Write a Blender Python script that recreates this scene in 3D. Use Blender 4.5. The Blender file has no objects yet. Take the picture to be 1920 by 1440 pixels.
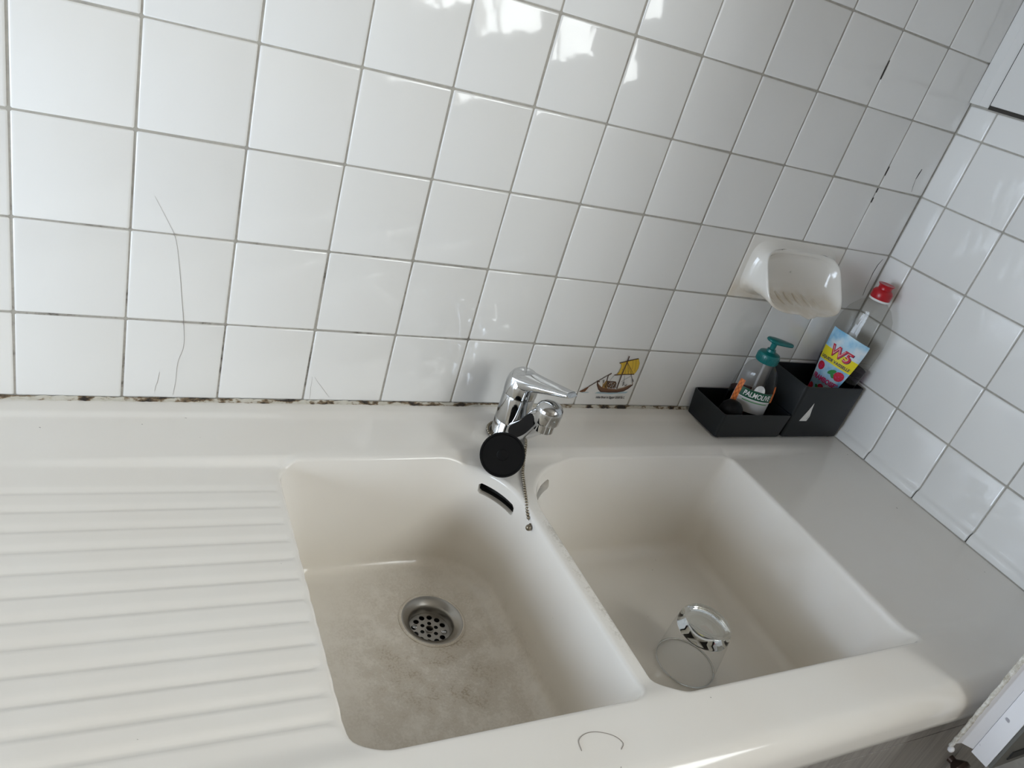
import bpy, bmesh, math, random
from mathutils import Vector, Matrix
from mathutils.geometry import delaunay_2d_cdt

random.seed(7)
PI = math.pi
scene = bpy.context.scene
col = scene.collection

# ------------------------------------------------------------------ camera
T = 0.11                      # tile pitch in metres
XC = 1.3229                   # right wall plane
CAM = Vector((0.0782, -0.8850, 0.5720))
RX = Vector((0.8768711, -0.3947576, 0.27434196))
RY = Vector((0.02725727, -0.52893737, -0.84822302))
RZ = Vector((0.4799522, 0.75126007, -0.45304988))
cam_data = bpy.data.cameras.new('camera')
cam_data.sensor_fit = 'HORIZONTAL'
cam_data.sensor_width = 36.0
cam_data.lens = 26.945
cam_data.clip_start = 0.02
cam = bpy.data.objects.new('camera', cam_data)
col.objects.link(cam)
m = Matrix.Identity(4)
for i in range(3):
    m[i][0] = RX[i]; m[i][1] = -RY[i]; m[i][2] = -RZ[i]; m[i][3] = CAM[i]
cam.matrix_world = m
scene.camera = cam

# ------------------------------------------------------------------ world, daylight through the windows, exposure
world = bpy.data.worlds.new('overcast_sky')
scene.world = world
world.use_nodes = True
bg = world.node_tree.nodes['Background']
bg.inputs['Color'].default_value = (0.76, 0.87, 1.0, 1)
bg.inputs['Strength'].default_value = 14.3
W1 = (-3.05, -1.10, 0.47, 1.55)      # window in the right wall: y0, y1, z0, z1
W2 = (-1.20, -0.08, -0.45, 0.56)      # window in the left wall
XL, YF, ZF, ZC = -1.25, -3.3, -0.9, 1.65
def portal(name, loc, rot, sx, sy):
    l = bpy.data.lights.new(name, 'AREA'); l.shape = 'RECTANGLE'; l.size = sx; l.size_y = sy
    l.cycles.is_portal = True
    o = bpy.data.objects.new(name, l); col.objects.link(o)
    o.location = loc; o.rotation_euler = rot
    return o
portal('daylight_portal_right', (XC + 0.10, (W1[0]+W1[1])/2, (W1[2]+W1[3])/2), (0, PI/2, 0), W1[3]-W1[2], W1[1]-W1[0])
portal('daylight_portal_left', (XL - 0.10, (W2[0]+W2[1])/2, (W2[2]+W2[3])/2), (0, -PI/2, 0), W2[3]-W2[2], W2[1]-W2[0])
vs = scene.view_settings
vs.view_transform = 'Standard'
vs.look = 'None'
vs.gamma = 1.0
vs.use_curve_mapping = False
vs.exposure = 0.0
scene.cycles.use_denoising = True
scene.cycles.max_bounces = 14
scene.cycles.diffuse_bounces = 6
scene.cycles.transparent_max_bounces = 24
scene.cycles.caustics_reflective = False
scene.cycles.caustics_refractive = False

# ------------------------------------------------------------------ materials
MAT = {}
def pmat(name, color=(0.8, 0.8, 0.8), rough=0.4, metal=0.0, coat=0.0, spec=0.5, **kw):
    mt = bpy.data.materials.new(name); mt.use_nodes = True
    b = mt.node_tree.nodes['Principled BSDF']
    b.inputs['Base Color'].default_value = (*color, 1)
    b.inputs['Roughness'].default_value = rough
    b.inputs['Metallic'].default_value = metal
    b.inputs['Specular IOR Level'].default_value = spec
    b.inputs['Coat Weight'].default_value = coat
    b.inputs['Coat Roughness'].default_value = 0.05
    for k, v in kw.items():
        b.inputs[k].default_value = v
    MAT[name] = mt
    return mt
class NT:
    def __init__(s, mt): s.t = mt.node_tree; s.n = s.t.nodes; s.b = s.n.get('Principled BSDF')
    def add(s, ty, **kw):
        n = s.n.new(ty)
        for k, v in kw.items():
            if hasattr(n, k): setattr(n, k, v)
            else: n.inputs[k].default_value = v
        return n
    def link(s, a, b): s.t.links.new(a, b)
    def coord(s, which='Object', scale=(1, 1, 1)):
        tc = s.add('ShaderNodeTexCoord'); mp = s.add('ShaderNodeMapping')
        mp.inputs['Scale'].default_value = scale
        s.link(tc.outputs[which], mp.inputs['Vector']); return mp.outputs['Vector']
    def noise(s, vec, scale, detail=3, rough=0.5):
        n = s.add('ShaderNodeTexNoise'); n.inputs['Scale'].default_value = scale
        n.inputs['Detail'].default_value = detail; n.inputs['Roughness'].default_value = rough
        s.link(vec, n.inputs['Vector']); return n.outputs['Fac']
    def ramp(s, fac, stops):
        r = s.add('ShaderNodeValToRGB'); cr = r.color_ramp
        while len(cr.elements) < len(stops): cr.elements.new(0.5)
        for e, (p, c) in zip(cr.elements, stops):
            e.position = p; e.color = (*c, 1) if len(c) == 3 else c
        s.link(fac, r.inputs['Fac']); return r.outputs['Color']
    def mix(s, fac, a, b):
        mx = s.add('ShaderNodeMix'); mx.data_type = 'RGBA'
        for k, v in ((0, fac), (6, a), (7, b)):
            if hasattr(v, 'is_output'): s.link(v, mx.inputs[k])
            else: mx.inputs[k].default_value = v if k == 0 else (*v, 1)
        return mx.outputs[2]
    def math(s, op, a, b=0.0, clamp=False):
        mn = s.add('ShaderNodeMath'); mn.operation = op; mn.use_clamp = clamp
        for k, v in ((0, a), (1, b)):
            if hasattr(v, 'is_output'): s.link(v, mn.inputs[k])
            else: mn.inputs[k].default_value = v
        return mn.outputs[0]
    def bump(s, h, strength, dist=0.001):
        bn = s.add('ShaderNodeBump'); bn.inputs['Strength'].default_value = strength
        bn.inputs['Distance'].default_value = dist
        s.link(h, bn.inputs['Height']); s.link(bn.outputs['Normal'], s.b.inputs['Normal']); return bn
def sep(nt, vec):
    x = nt.add('ShaderNodeSeparateXYZ'); nt.link(vec, x.inputs[0]); return x.outputs
def maprange(nt, v, a, b, c=0.0, d=1.0):
    r = nt.add('ShaderNodeMapRange'); r.inputs[1].default_value = a; r.inputs[2].default_value = b
    r.inputs[3].default_value = c; r.inputs[4].default_value = d; r.interpolation_type = 'SMOOTHSTEP'
    nt.link(v, r.inputs[0]); return r.outputs[0]

# glazed wall tile
def tile_material(name, base):
    mt = pmat(name, base, rough=0.07, spec=0.5); t = NT(mt)
    oi = t.add('ShaderNodeObjectInfo')
    a = tuple(c*0.965 for c in base); b = tuple(min(1, c*1.02) for c in base)
    cc = t.mix(oi.outputs['Random'], a, b)
    ob = t.coord('Object')
    sp = t.ramp(t.noise(ob, 900, 2, 0.6), [(0.0, (1, 1, 1)), (0.245, (1, 1, 1)), (0.25, (0, 0, 0)), (1.0, (0, 0, 0))])
    t.link(cc, t.b.inputs['Base Color'])
    gm = t.add('ShaderNodeNewGeometry')
    n1 = t.noise(gm.outputs['Position'], 21, 2, 0.45)
    t.bump(n1, 0.22, 0.004)
    return mt
tile_material('glazed_tile', (0.79, 0.785, 0.77))
pmat('tile_crack', (0.03, 0.028, 0.025), 0.8)
pmat('crack_grey', (0.22, 0.20, 0.18), 0.7)
pmat('hair', (0.20, 0.165, 0.14), 0.6)

# grout with mould towards the bottom left
mt = pmat('grout', (0.45, 0.42, 0.37), 0.85); t = NT(mt)
gp = t.add('ShaderNodeNewGeometry').outputs['Position']
n1 = t.noise(gp, 9, 4, 0.6); n2 = t.noise(gp, 60, 4, 0.7)
base = t.ramp(n2, [(0.25, (0.30, 0.285, 0.26)), (0.75, (0.48, 0.455, 0.40))])
mould = t.ramp(t.math('ADD', t.math('MULTIPLY', n1, 0.6), t.math('MULTIPLY', n2, 0.4)), [(0.50, (0, 0, 0)), (0.60, (1, 1, 1))])
sx, sy, sz = sep(t, gp)
low = maprange(t, sz, 0.42, 0.10)
lft = maprange(t, sx, 1.0, 0.2, 0.25, 1.0)
t.link(t.mix(t.math('MULTIPLY', t.math('MULTIPLY', low, lft), mould, True), base, (0.045, 0.035, 0.028)), t.b.inputs['Base Color'])

# old mastic along the sink
mt = pmat('mastic', (0.55, 0.5, 0.42), 0.7); t = NT(mt)
gp = t.add('ShaderNodeNewGeometry').outputs['Position']
mp = t.add('ShaderNodeMapping'); mp.inputs['Scale'].default_value = (1, 2.0, 2.0); t.link(gp, mp.inputs['Vector'])
n2 = t.noise(mp.outputs['Vector'], 34, 4, 0.6)
t.link(t.ramp(n2, [(0.40, (0.025, 0.018, 0.012)), (0.47, (0.20, 0.14, 0.08)), (0.52, (0.52, 0.49, 0.42)), (0.8, (0.58, 0.56, 0.5))]), t.b.inputs['Base Color'])
t.bump(n2, 0.6, 0.002)

# fireclay sink
mt = pmat('sink_ceramic', (0.80, 0.79, 0.75), rough=0.12, spec=0.5); t = NT(mt)
gp = t.add('ShaderNodeNewGeometry').outputs['Position']
sx, sy, sz = sep(t, gp)
n1 = t.noise(gp, 7, 3, 0.5); n2 = t.noise(gp, 38, 4, 0.65); n3 = t.noise(gp, 330, 3, 0.7)
base = t.ramp(n1, [(0.3, (0.80, 0.765, 0.715)), (0.7, (0.82, 0.795, 0.755))])
# tea-brown scum on the basin floors, thick around the waste
floor_m = maprange(t, sz, -0.120, -0.158)
in_l = maprange(t, sx, 0.600, 0.575)
dx = t.math('DIVIDE', t.math('SUBTRACT', sx, 0.455), 0.16)
dy = t.math('DIVIDE', t.math('SUBTRACT', sy, -0.335), 0.20)
rr = t.math('SQRT', t.math('ADD', t.math('MULTIPLY', dx, dx), t.math('MULTIPLY', dy, dy)))
near = maprange(t, rr, 1.15, 0.15)
grime = t.math('MULTIPLY', t.math('MULTIPLY', floor_m, near), maprange(t, n2, 0.28, 0.68, 0.15, 1.0))
grime = t.math('MULTIPLY', grime, maprange(t, n3, 0.34, 0.64, 0.42, 1.0))
grime = t.math('MULTIPLY', grime, maprange(t, in_l, 0, 1, 0.35, 1.0), True)
c1 = t.mix(t.math('MULTIPLY', grime, 0.95), base, (0.23, 0.165, 0.10))
# yellowed inner basins and scuffs on the divider
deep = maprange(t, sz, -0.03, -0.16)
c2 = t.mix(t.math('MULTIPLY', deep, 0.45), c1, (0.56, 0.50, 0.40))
dm = t.math('MULTIPLY', maprange(t, t.math('ABSOLUTE', t.math('SUBTRACT', sx, 0.598)), 0.012, 0.002), maprange(t, sy, -0.22, -0.26))
dm = t.math('MULTIPLY', dm, maprange(t, sy, -0.50, -0.42))
scuff = t.math('MULTIPLY', dm, maprange(t, t.math('ADD', t.math('MULTIPLY', n2, 0.5), t.math('MULTIPLY', n3, 0.5)), 0.46, 0.60))
c3 = t.mix(t.math('MULTIPLY', scuff, 0.4), c2, (0.36, 0.31, 0.24))
n4 = t.noise(gp, 150, 1, 0.3)
specks = maprange(t, n4, 0.835, 0.85)
c4 = t.mix(t.math('MULTIPLY', specks, 0.55), c3, (0.12, 0.09, 0.07))
t.link(c4, t.b.inputs['Base Color'])
t.link(maprange(t, grime, 0, 1, 0.12, 0.5), t.b.inputs['Roughness'])
t.bump(t.noise(gp, 30, 2, 0.5), 0.05, 0.002)
pmat('overflow_painted_shade', (0.02, 0.02, 0.018), 0.7)  # shade deep in the overflow slots, painted as a dark lining

pmat('chrome', (0.60, 0.61, 0.62), 0.07, 1.0)
pmat('tap_painted_reflection', (0.004, 0.004, 0.005), 0.3, spec=0.2)  # black that stands in for the dark reflection in the spout's chrome
pmat('chrome_dark', (0.35, 0.35, 0.36), 0.2, 1.0)
mt = pmat('stainless', (0.40, 0.385, 0.36), 0.3, 1.0); t = NT(mt)
t.link(maprange(t, t.noise(t.coord('Object'), 60, 3), 0.3, 0.7, 0.28, 0.36), t.b.inputs['Roughness'])
pmat('waste_black', (0.012, 0.011, 0.01), 0.7)
pmat('plug_rubber', (0.0025, 0.0025, 0.003), 0.5, spec=0.2)
pmat('chain_metal', (0.27, 0.235, 0.18), 0.34, 1.0)
mt = pmat('caddy_plastic', (0.010, 0.012, 0.0135), 0.42, spec=0.35); t = NT(mt)
t.bump(t.noise(t.coord('Object'), 900, 2), 0.08, 0.0006)
pmat('torn_paper', (0.78, 0.77, 0.73), 0.8)
pmat('paper_print', (0.35, 0.35, 0.35), 0.8)
pmat('teal_plastic', (0.0, 0.135, 0.135), 0.3)
pmat('red_cap', (0.42, 0.008, 0.015), 0.32)
pmat('label_green', (0.0, 0.075, 0.035), 0.4)
pmat('label_orange', (0.78, 0.22, 0.04), 0.45)
pmat('label_orange_dark', (0.55, 0.12, 0.02), 0.45)
pmat('label_white', (0.82, 0.82, 0.82), 0.45)
pmat('label_grey', (0.50, 0.50, 0.50), 0.45)
pmat('label_yellow', (0.88, 0.74, 0.02), 0.4)
pmat('label_red', (0.62, 0.02, 0.05), 0.4)
pmat('label_pale', (0.80, 0.50, 0.52), 0.4)
pmat('label_pink', (0.65, 0.03, 0.16), 0.4)
pmat('label_navy', (0.02, 0.02, 0.10), 0.4)
pmat('label_leaf', (0.03, 0.25, 0.05), 0.4)
pmat('label_black', (0.015, 0.015, 0.015), 0.4)
mt = pmat('label_sky', (0.35, 0.62, 0.82), 0.35); t = NT(mt)
n1 = t.noise(t.coord('Object', (30, 30, 30)), 1.0, 3)
t.link(t.ramp(n1, [(0.35, (0.13, 0.42, 0.70)), (0.5, (0.42, 0.66, 0.82)), (0.65, (0.72, 0.80, 0.86))]), t.b.inputs['Base Color'])
pmat('fleck_white', (0.7, 0.68, 0.62), 0.6)

def clear_material(name, tint, ior=1.45, rough=0.03, edge=0.35):
    mt = bpy.data.materials.new(name); mt.use_nodes = True; nt = mt.node_tree
    for n in list(nt.nodes): nt.nodes.remove(n)
    out = nt.nodes.new('ShaderNodeOutputMaterial'); mx = nt.nodes.new('ShaderNodeMixShader')
    tr = nt.nodes.new('ShaderNodeBsdfTransparent'); gl = nt.nodes.new('ShaderNodeBsdfGlossy')
    lw = nt.nodes.new('ShaderNodeLayerWeight'); lw.inputs['Blend'].default_value = 0.5
    pw = nt.nodes.new('ShaderNodeMath'); pw.operation = 'POWER'; pw.inputs[1].default_value = 4.0
    fr = nt.nodes.new('ShaderNodeMath'); fr.operation = 'MULTIPLY_ADD'
    fr.inputs[1].default_value = edge; fr.inputs[2].default_value = ((ior-1)/(ior+1))**2
    nt.links.new(lw.outputs['Facing'], pw.inputs[0]); nt.links.new(pw.outputs[0], fr.inputs[0])
    tr.inputs['Color'].default_value = (*tint, 1)
    gl.inputs['Roughness'].default_value = rough
    nt.links.new(fr.outputs[0], mx.inputs[0]); nt.links.new(tr.outputs[0], mx.inputs[1]); nt.links.new(gl.outputs[0], mx.inputs[2])
    nt.links.new(mx.outputs[0], out.inputs['Surface'])
    MAT[name] = mt
    return mt
clear_material('clear_plastic', (0.90, 0.90, 0.90), 1.45, 0.05)
clear_material('clear_bottle', (0.90, 0.895, 0.88), 1.42, 0.06)
clear_material('glass_wall', (0.98, 0.983, 0.983), 1.38, 0.01)
def solid_glass(name, color, rough=0.0, ior=1.45):
    mt = pmat(name, color, rough); b = mt.node_tree.nodes['Principled BSDF']
    b.inputs['Transmission Weight'].default_value = 1.0; b.inputs['IOR'].default_value = ior
    return mt
solid_glass('glass_solid', (0.93, 0.96, 0.96))
clear_material('soap_liquid', (0.35, 0.07, 0.06), 1.1, 0.3)
clear_material('violet_liquid', (0.36, 0.29, 0.40), 1.1, 0.3)

mt = pmat('grey_wood', (0.30, 0.28, 0.265), 0.5); t = NT(mt)
n1 = t.noise(t.coord('Object', (160, 160, 6)), 1.0, 4, 0.6)
t.link(t.ramp(n1, [(0.3, (0.25, 0.235, 0.22)), (0.7, (0.37, 0.35, 0.33))]), t.b.inputs['Base Color'])
pmat('cabinet_gap', (0.04, 0.035, 0.03), 0.8)
pmat('knob_bronze', (0.07, 0.045, 0.035), 0.4, 0.6)
mt = pmat('white_paint', (0.72, 0.715, 0.70), 0.38); t = NT(mt)
t.bump(t.noise(t.coord('Object'), 120, 3), 0.12, 0.001)
mt = pmat('grubby_white', (0.76, 0.755, 0.77), 0.4); t = NT(mt)
ob = t.coord('Object'); n1 = t.noise(ob, 55, 2, 0.4)
t.link(t.mix(maprange(t, n1, 0.70, 0.76), (0.76, 0.755, 0.775), (0.34, 0.33, 0.36)), t.b.inputs['Base Color'])
mt = pmat('frayed_seal', (0.70, 0.67, 0.58), 0.8); t = NT(mt)
n1 = t.noise(t.coord('Object'), 140, 4, 0.7)
t.link(t.ramp(n1, [(0.3, (0.36, 0.32, 0.24)), (0.6, (0.74, 0.72, 0.67))]), t.b.inputs['Base Color']); t.bump(n1, 0.9, 0.004)
pmat('appliance_grey', (0.11, 0.11, 0.10), 0.45)
pmat('slot_black', (0.01, 0.01, 0.01), 0.6)
mt = pmat('plaster', (0.31, 0.275, 0.23), 0.9); t = NT(mt)
t.bump(t.noise(t.coord('Object'), 80, 3), 0.1, 0.002)
mt = pmat('floor_tile', (0.42, 0.37, 0.31), 0.5); t = NT(mt)
t.link(t.ramp(t.noise(t.coord('Object'), 8, 3), [(0.3, (0.36, 0.31, 0.26)), (0.7, (0.48, 0.43, 0.37))]), t.b.inputs['Base Color'])
clear_material('window_glass', (0.97, 0.98, 0.99), 1.3, 0.0)
clear_material('window_glass_warm', (1.0, 0.955, 0.89), 1.3, 0.0)
# boat print colours
pmat('ink_brown', (0.075, 0.035, 0.02), 0.3); pmat('ink_hull', (0.16, 0.07, 0.03), 0.3)
pmat('ink_yellow', (0.72, 0.47, 0.03), 0.3); pmat('ink_ochre', (0.42, 0.26, 0.03), 0.3)
pmat('ink_blue', (0.36, 0.50, 0.56), 0.3); pmat('ink_tan', (0.30, 0.17, 0.06), 0.3)
pmat('ink_white', (0.72, 0.72, 0.68), 0.3); pmat('ink_grey', (0.10, 0.09, 0.09), 0.3)

# ------------------------------------------------------------------ mesh helpers
class MB:
    """collects faces with a material each and links them as one mesh object"""
    def __init__(s): s.v = []; s.f = []; s.m = []; s.mats = []
    def mi(s, name):
        if name not in s.mats: s.mats.append(name)
        return s.mats.index(name)
    def face(s, idx, mat): s.f.append(tuple(idx)); s.m.append(s.mi(mat))
    def poly(s, pts, mat):
        b = len(s.v); s.v += [tuple(p) for p in pts]; s.face(range(b, b+len(pts)), mat)
    def grid(s, rows, mat, closed=False, flip=False):
        b = len(s.v); n = len(rows[0])
        for r in rows: s.v += [tuple(p) for p in r]
        for i in range(len(rows)-1):
            for j in range(n if closed else n-1):
                a, c = b+i*n+j, b+i*n+(j+1) % n
                q = (a, c, c+n, a+n)
                s.face(q[::-1] if flip else q, mat)
        return b
    def box(s, lo, hi, mat):
        x0, y0, z0 = lo; x1, y1, z1 = hi; b = len(s.v)
        s.v += [(x0,y0,z0),(x1,y0,z0),(x1,y1,z0),(x0,y1,z0),(x0,y0,z1),(x1,y0,z1),(x1,y1,z1),(x0,y1,z1)]
        for q in ((0,3,2,1),(4,5,6,7),(0,1,5,4),(1,2,6,5),(2,3,7,6),(3,0,4,7)): s.face([b+i for i in q], mat)
    def lathe(s, prof, mat, c=(0, 0, 0), n=40, rx=1.0, ry=1.0, rot=0.0, axis=None, caps=(False, False)):
        """prof: list of (r, z); axis: Matrix 3x3 taking local z to the wanted axis"""
        rows = []
        for r, z in prof:
            row = []
            for k in range(n):
                a = 2*PI*k/n
                p = Vector((r*rx*math.cos(a), r*ry*math.sin(a), z))
                if rot: p = Matrix.Rotation(rot, 3, 'Z') @ p
                if axis is not None: p = axis @ p
                row.append(p + Vector(c))
            rows.append(row)
        b = s.grid(rows, mat, True)
        if caps[0]: s.face([b+k for k in range(n)][::-1], mat)
        if caps[1]: s.face([b+(len(prof)-1)*n+k for k in range(n)], mat)
    def tube(s, pts, rad, mat, n=10, cap=True, sx=1.0):
        pts = [Vector(p) for p in pts]
        rads = rad if isinstance(rad, (list, tuple)) else [rad]*len(pts)
        up = Vector((0.13, 0.21, 0.97)); rows = []
        for i, p in enumerate(pts):
            d = (pts[min(i+1, len(pts)-1)] - pts[max(i-1, 0)]).normalized()
            a = up.cross(d)
            if a.length < 1e-4: a = Vector((1, 0, 0)).cross(d)
            a.normalize(); bb = d.cross(a).normalized(); up = bb
            rows.append([p + a*(math.cos(2*PI*k/n)*rads[i]*sx) + bb*(math.sin(2*PI*k/n)*rads[i]) for k in range(n)])
        b = s.grid(rows, mat, True)
        if cap:
            s.face([b+k for k in range(n)][::-1], mat); s.face([b+(len(pts)-1)*n+k for k in range(n)], mat)
    def ball(s, c, r, mat, n=8, k=5, sc=(1, 1, 1)):
        rows = []
        for i in range(k+1):
            th = PI*i/k; rr = max(1e-5, math.sin(th))*r
            rows.append([(c[0]+rr*math.cos(2*PI*j/n)*sc[0], c[1]+rr*math.sin(2*PI*j/n)*sc[1], c[2]-r*math.cos(th)*sc[2]) for j in range(n)])
        s.grid(rows, mat, True)
    def extrude_poly(s, pts, off, mat):
        """pts: closed outline (Vectors); off: Vector"""
        b = len(s.v); n = len(pts); s.v += [tuple(p) for p in pts] + [tuple(Vector(p)+off) for p in pts]
        s.face(range(b, b+n), mat); s.face([b+n+i for i in range(n)][::-1], mat)
        for i in range(n): s.face((b+i, b+n+i, b+n+(i+1) % n, b+(i+1) % n), mat)
    def mesh(s, name, smooth=True, weld=0.0, angle=None):
        me = bpy.data.meshes.new(name); me.from_pydata(s.v, [], s.f)
        for mn in s.mats: me.materials.append(MAT[mn])
        me.polygons.foreach_set('material_index', s.m)
        bm = bmesh.new(); bm.from_mesh(me)
        if weld: bmesh.ops.remove_doubles(bm, verts=bm.verts, dist=weld)
        bmesh.ops.recalc_face_normals(bm, faces=bm.faces)
        bm.to_mesh(me); bm.free()
        me.polygons.foreach_set('use_smooth', [smooth]*len(me.polygons))
        if smooth and angle is not None: me.set_sharp_from_angle(angle=math.radians(angle))
        me.update()
        return me
    def build(s, name, parent=None, smooth=True, weld=0.0, angle=40, bevel=0.0, segs=2):
        o = bpy.data.objects.new(name, s.mesh(name, smooth, weld, angle)); col.objects.link(o)
        if parent is not None: o.parent = parent
        if bevel:
            md = o.modifiers.new('bevel', 'BEVEL'); md.width = bevel; md.segments = segs; md.limit_method = 'ANGLE'
        return o
def link_mesh(name, me, parent=None, loc=None):
    o = bpy.data.objects.new(name, me); col.objects.link(o)
    if parent is not None: o.parent = parent
    if loc is not None: o.location = loc
    return o
def thing(name, label, cat, group=None):
    o = bpy.data.objects.new(name, None); col.objects.link(o)
    o.empty_display_size = 0.02
    o['label'] = label; o['category'] = cat
    if group: o['group'] = group
    return o
def tag(o, label, cat, group=None):
    o['label'] = label; o['category'] = cat
    if group: o['group'] = group
    return o
def struct(o): o['kind'] = 'structure'; return o
def sstep(a, b, x):
    t_ = max(0.0, min(1.0, (x-a)/(b-a))); return t_*t_*(3-2*t_)
def lerp(a, b, t_): return a+(b-a)*t_
def catmull(pts, n):
    pts = [Vector(p) for p in pts]; out = []
    P = [pts[0]*2-pts[1]] + pts + [pts[-1]*2-pts[-2]]
    for i in range(1, len(P)-2):
        for k in range(n):
            t_ = k/n; a, b, c, d = P[i-1], P[i], P[i+1], P[i+2]
            out.append(0.5*((2*b)+(c-a)*t_+(2*a-5*b+4*c-d)*t_*t_+(3*b-a-3*c+d)*t_**3))
    out.append(pts[-1]); return out
def text_faces(txt, size=1.0, bold=0.0, shear=0.0, spacing=1.0, width=None):
    """filled outline of a word as (verts2d, faces), centred on the origin"""
    cu = bpy.data.curves.new('lettering', 'FONT'); cu.body = txt; cu.size = size; cu.shear = shear
    cu.align_x = 'CENTER'; cu.align_y = 'CENTER'; cu.offset = bold; cu.space_character = spacing; cu.resolution_u = 3
    o = bpy.data.objects.new('lettering', cu); col.objects.link(o)
    dg = bpy.context.evaluated_depsgraph_get(); dg.update()
    me = o.evaluated_get(dg).to_mesh()
    V = [(v.co.x, v.co.y) for v in me.vertices]; F = [tuple(p.vertices) for p in me.polygons]
    o.evaluated_get(dg).to_mesh_clear()
    bpy.data.objects.remove(o); bpy.data.curves.remove(cu)
    if V:
        x0 = min(v[0] for v in V); x1 = max(v[0] for v in V); y0 = min(v[1] for v in V); y1 = max(v[1] for v in V)
        k = (width/(x1-x0)) if width else 1.0
        V = [((x-(x0+x1)/2)*k, y-(y0+y1)/2) for x, y in V]
    return V, F

# ------------------------------------------------------------------ room shell
TH = 0.20
o = MB(); o.box((XL, YF, ZF-0.1), (XC+TH, TH, ZF), 'floor_tile'); struct(o.build('floor', smooth=False))
o = MB(); o.box((XL, YF, ZC), (XC+TH, TH, ZC+0.1), 'plaster'); struct(o.build('ceiling', smooth=False))
GR = 0.0012                                         # joint depth
o = MB(); o.box((XL, GR, ZF), (XC+TH, TH, ZC), 'grout'); wall_back = struct(o.build('wall_back', smooth=False))
o = MB(); o.box((XL, YF-0.1, ZF), (XC+TH, YF, ZC), 'plaster'); struct(o.build('wall_front', smooth=False))
o = MB()                                            # right wall: tiled part by the sink, window further along
o.box((XC+GR, -0.80, ZF), (XC+TH, GR, ZC), 'grout')
o.box((XC, W1[1], ZF), (XC+TH, -0.80, ZC), 'plaster')
o.box((XC, YF, ZF), (XC+TH, W1[0], ZC), 'plaster')
o.box((XC, W1[0], ZF), (XC+TH, W1[1], W1[2]), 'plaster')
o.box((XC, W1[0], W1[3]), (XC+TH, W1[1], ZC), 'plaster')
wall_right = struct(o.build('wall_right', smooth=False))
o = MB()
o.box((XL-TH, YF, ZF), (XL, W2[0], ZC), 'plaster'); o.box((XL-TH, W2[1], ZF), (XL, TH, ZC), 'plaster')
o.box((XL-TH, W2[0], ZF), (XL, W2[1], W2[2]), 'plaster'); o.box((XL-TH, W2[0], W2[3]), (XL, W2[1], ZC), 'plaster')
struct(o.build('wall_left', smooth=False))
def window(name, x, W, glass):
    w = bpy.data.objects.new(name, None); col.objects.link(w); struct(w)
    f = MB(); y0, y1, z0, z1 = W; d = 0.05; hx = 0.025
    f.box((x-hx, y0, z0), (x+hx, y0+d, z1), 'white_paint'); f.box((x-hx, y1-d, z0), (x+hx, y1, z1), 'white_paint')
    f.box((x-hx, y0+d, z0), (x+hx, y1-d, z0+d), 'white_paint'); f.box((x-hx, y0+d, z1-d), (x+hx, y1-d, z1), 'white_paint')
    ym = (y0+y1)/2; f.box((x-hx, ym-0.03, z0+d), (x+hx, ym+0.03, z1-d), 'white_paint')
    f.build('window_frame', w, smooth=False)
    for a, b in ((y0+d, ym-0.03), (ym+0.03, y1-d)):
        g = MB(); g.box((x-0.002, a, z0+d), (x+0.002, b, z1-d), glass); g.build('pane', w, smooth=False)
window('window_1', XC+0.06, W1, 'window_glass_warm')
window('window_2', XL-0.06, W2, 'window_glass')

# ------------------------------------------------------------------ wall tiles
def tile_mesh(name, w, h, base_round=False):
    """glazed tile in its own x-z plane, front face towards -y, softly rounded edge"""
    b = MB(); g = 0.00095; prof = [(0.0, 0.0030), (0.0002, 0.0012), (0.0010, 0.00035), (0.0024, 0.0)]
    rows = []
    for ins, d in prof:
        x0, x1, z0, z1 = g+ins, w-g-ins, g+ins, h-g-ins; k = 0.0012
        rows.append([(x0+k, d, z0), (x1-k, d, z0), (x1, d, z0+k), (x1, d, z1-k), (x1-k, d, z1), (x0+k, d, z1), (x0, d, z1-k), (x0, d, z0+k)])
    st = b.grid(rows, 'glazed_tile', True)
    b.face([st+3*8+i for i in range(8)], 'glazed_tile')
    return b.mesh(name, True, 0, None)
def cove_mesh(name, w, h):
    """skirting tile whose foot flares out over the worktop"""
    b = MB(); g = 0.00095; rows = []
    prof = [(h-g, 0.003), (h-g-0.001, 0.0008), (h-g-0.0025, 0.0), (0.026, 0.0), (0.020, -0.0004), (0.0165, -0.0015), (0.0135, -0.0035), (0.0115, -0.0055), (0.005, -0.0066), (-0.001, -0.0072), (-0.003, -0.0072), (-0.003, 0.003)]
    for z, y in prof:
        rows.append([(g, y+0.003, z), (g+0.0003, y+0.0010, z), (g+0.0015, y+0.0002, z), (g+0.003, y, z), (w-g-0.003, y, z), (w-g-0.0015, y+0.0002, z), (w-g-0.0003, y+0.0010, z), (w-g, y+0.003, z)])
    b.grid(rows, 'glazed_tile')
    return b.mesh(name, True, 0, None)
TM = tile_mesh('tile', T, T)
def put_tile(me, parent, M, jitter=True):
    o_ = link_mesh('tile', me, parent)
    j = Matrix.Identity(4)
    if jitter:
        w = 0.055
        c = Matrix.Translation((w, 0, w)); ci = Matrix.Translation((-w, 0, -w))
        j = c @ Matrix.Rotation(random.gauss(0, 0.0035), 4, 'X') @ Matrix.Rotation(random.gauss(0, 0.0035), 4, 'Z') @ ci
        j = Matrix.Translation((random.gauss(0, 0.0002), 0, random.gauss(0, 0.0002))) @ j
    o_.matrix_world = M @ j
    return o_
boat_tile = None
LASTW = XC - 11*T
ZB0 = 0.0015
TMB = tile_mesh('tile_foot', T, T-ZB0); TMC = tile_mesh('tile_corner', LASTW, T); TMCB = tile_mesh('tile_corner_foot', LASTW, T-ZB0)
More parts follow.
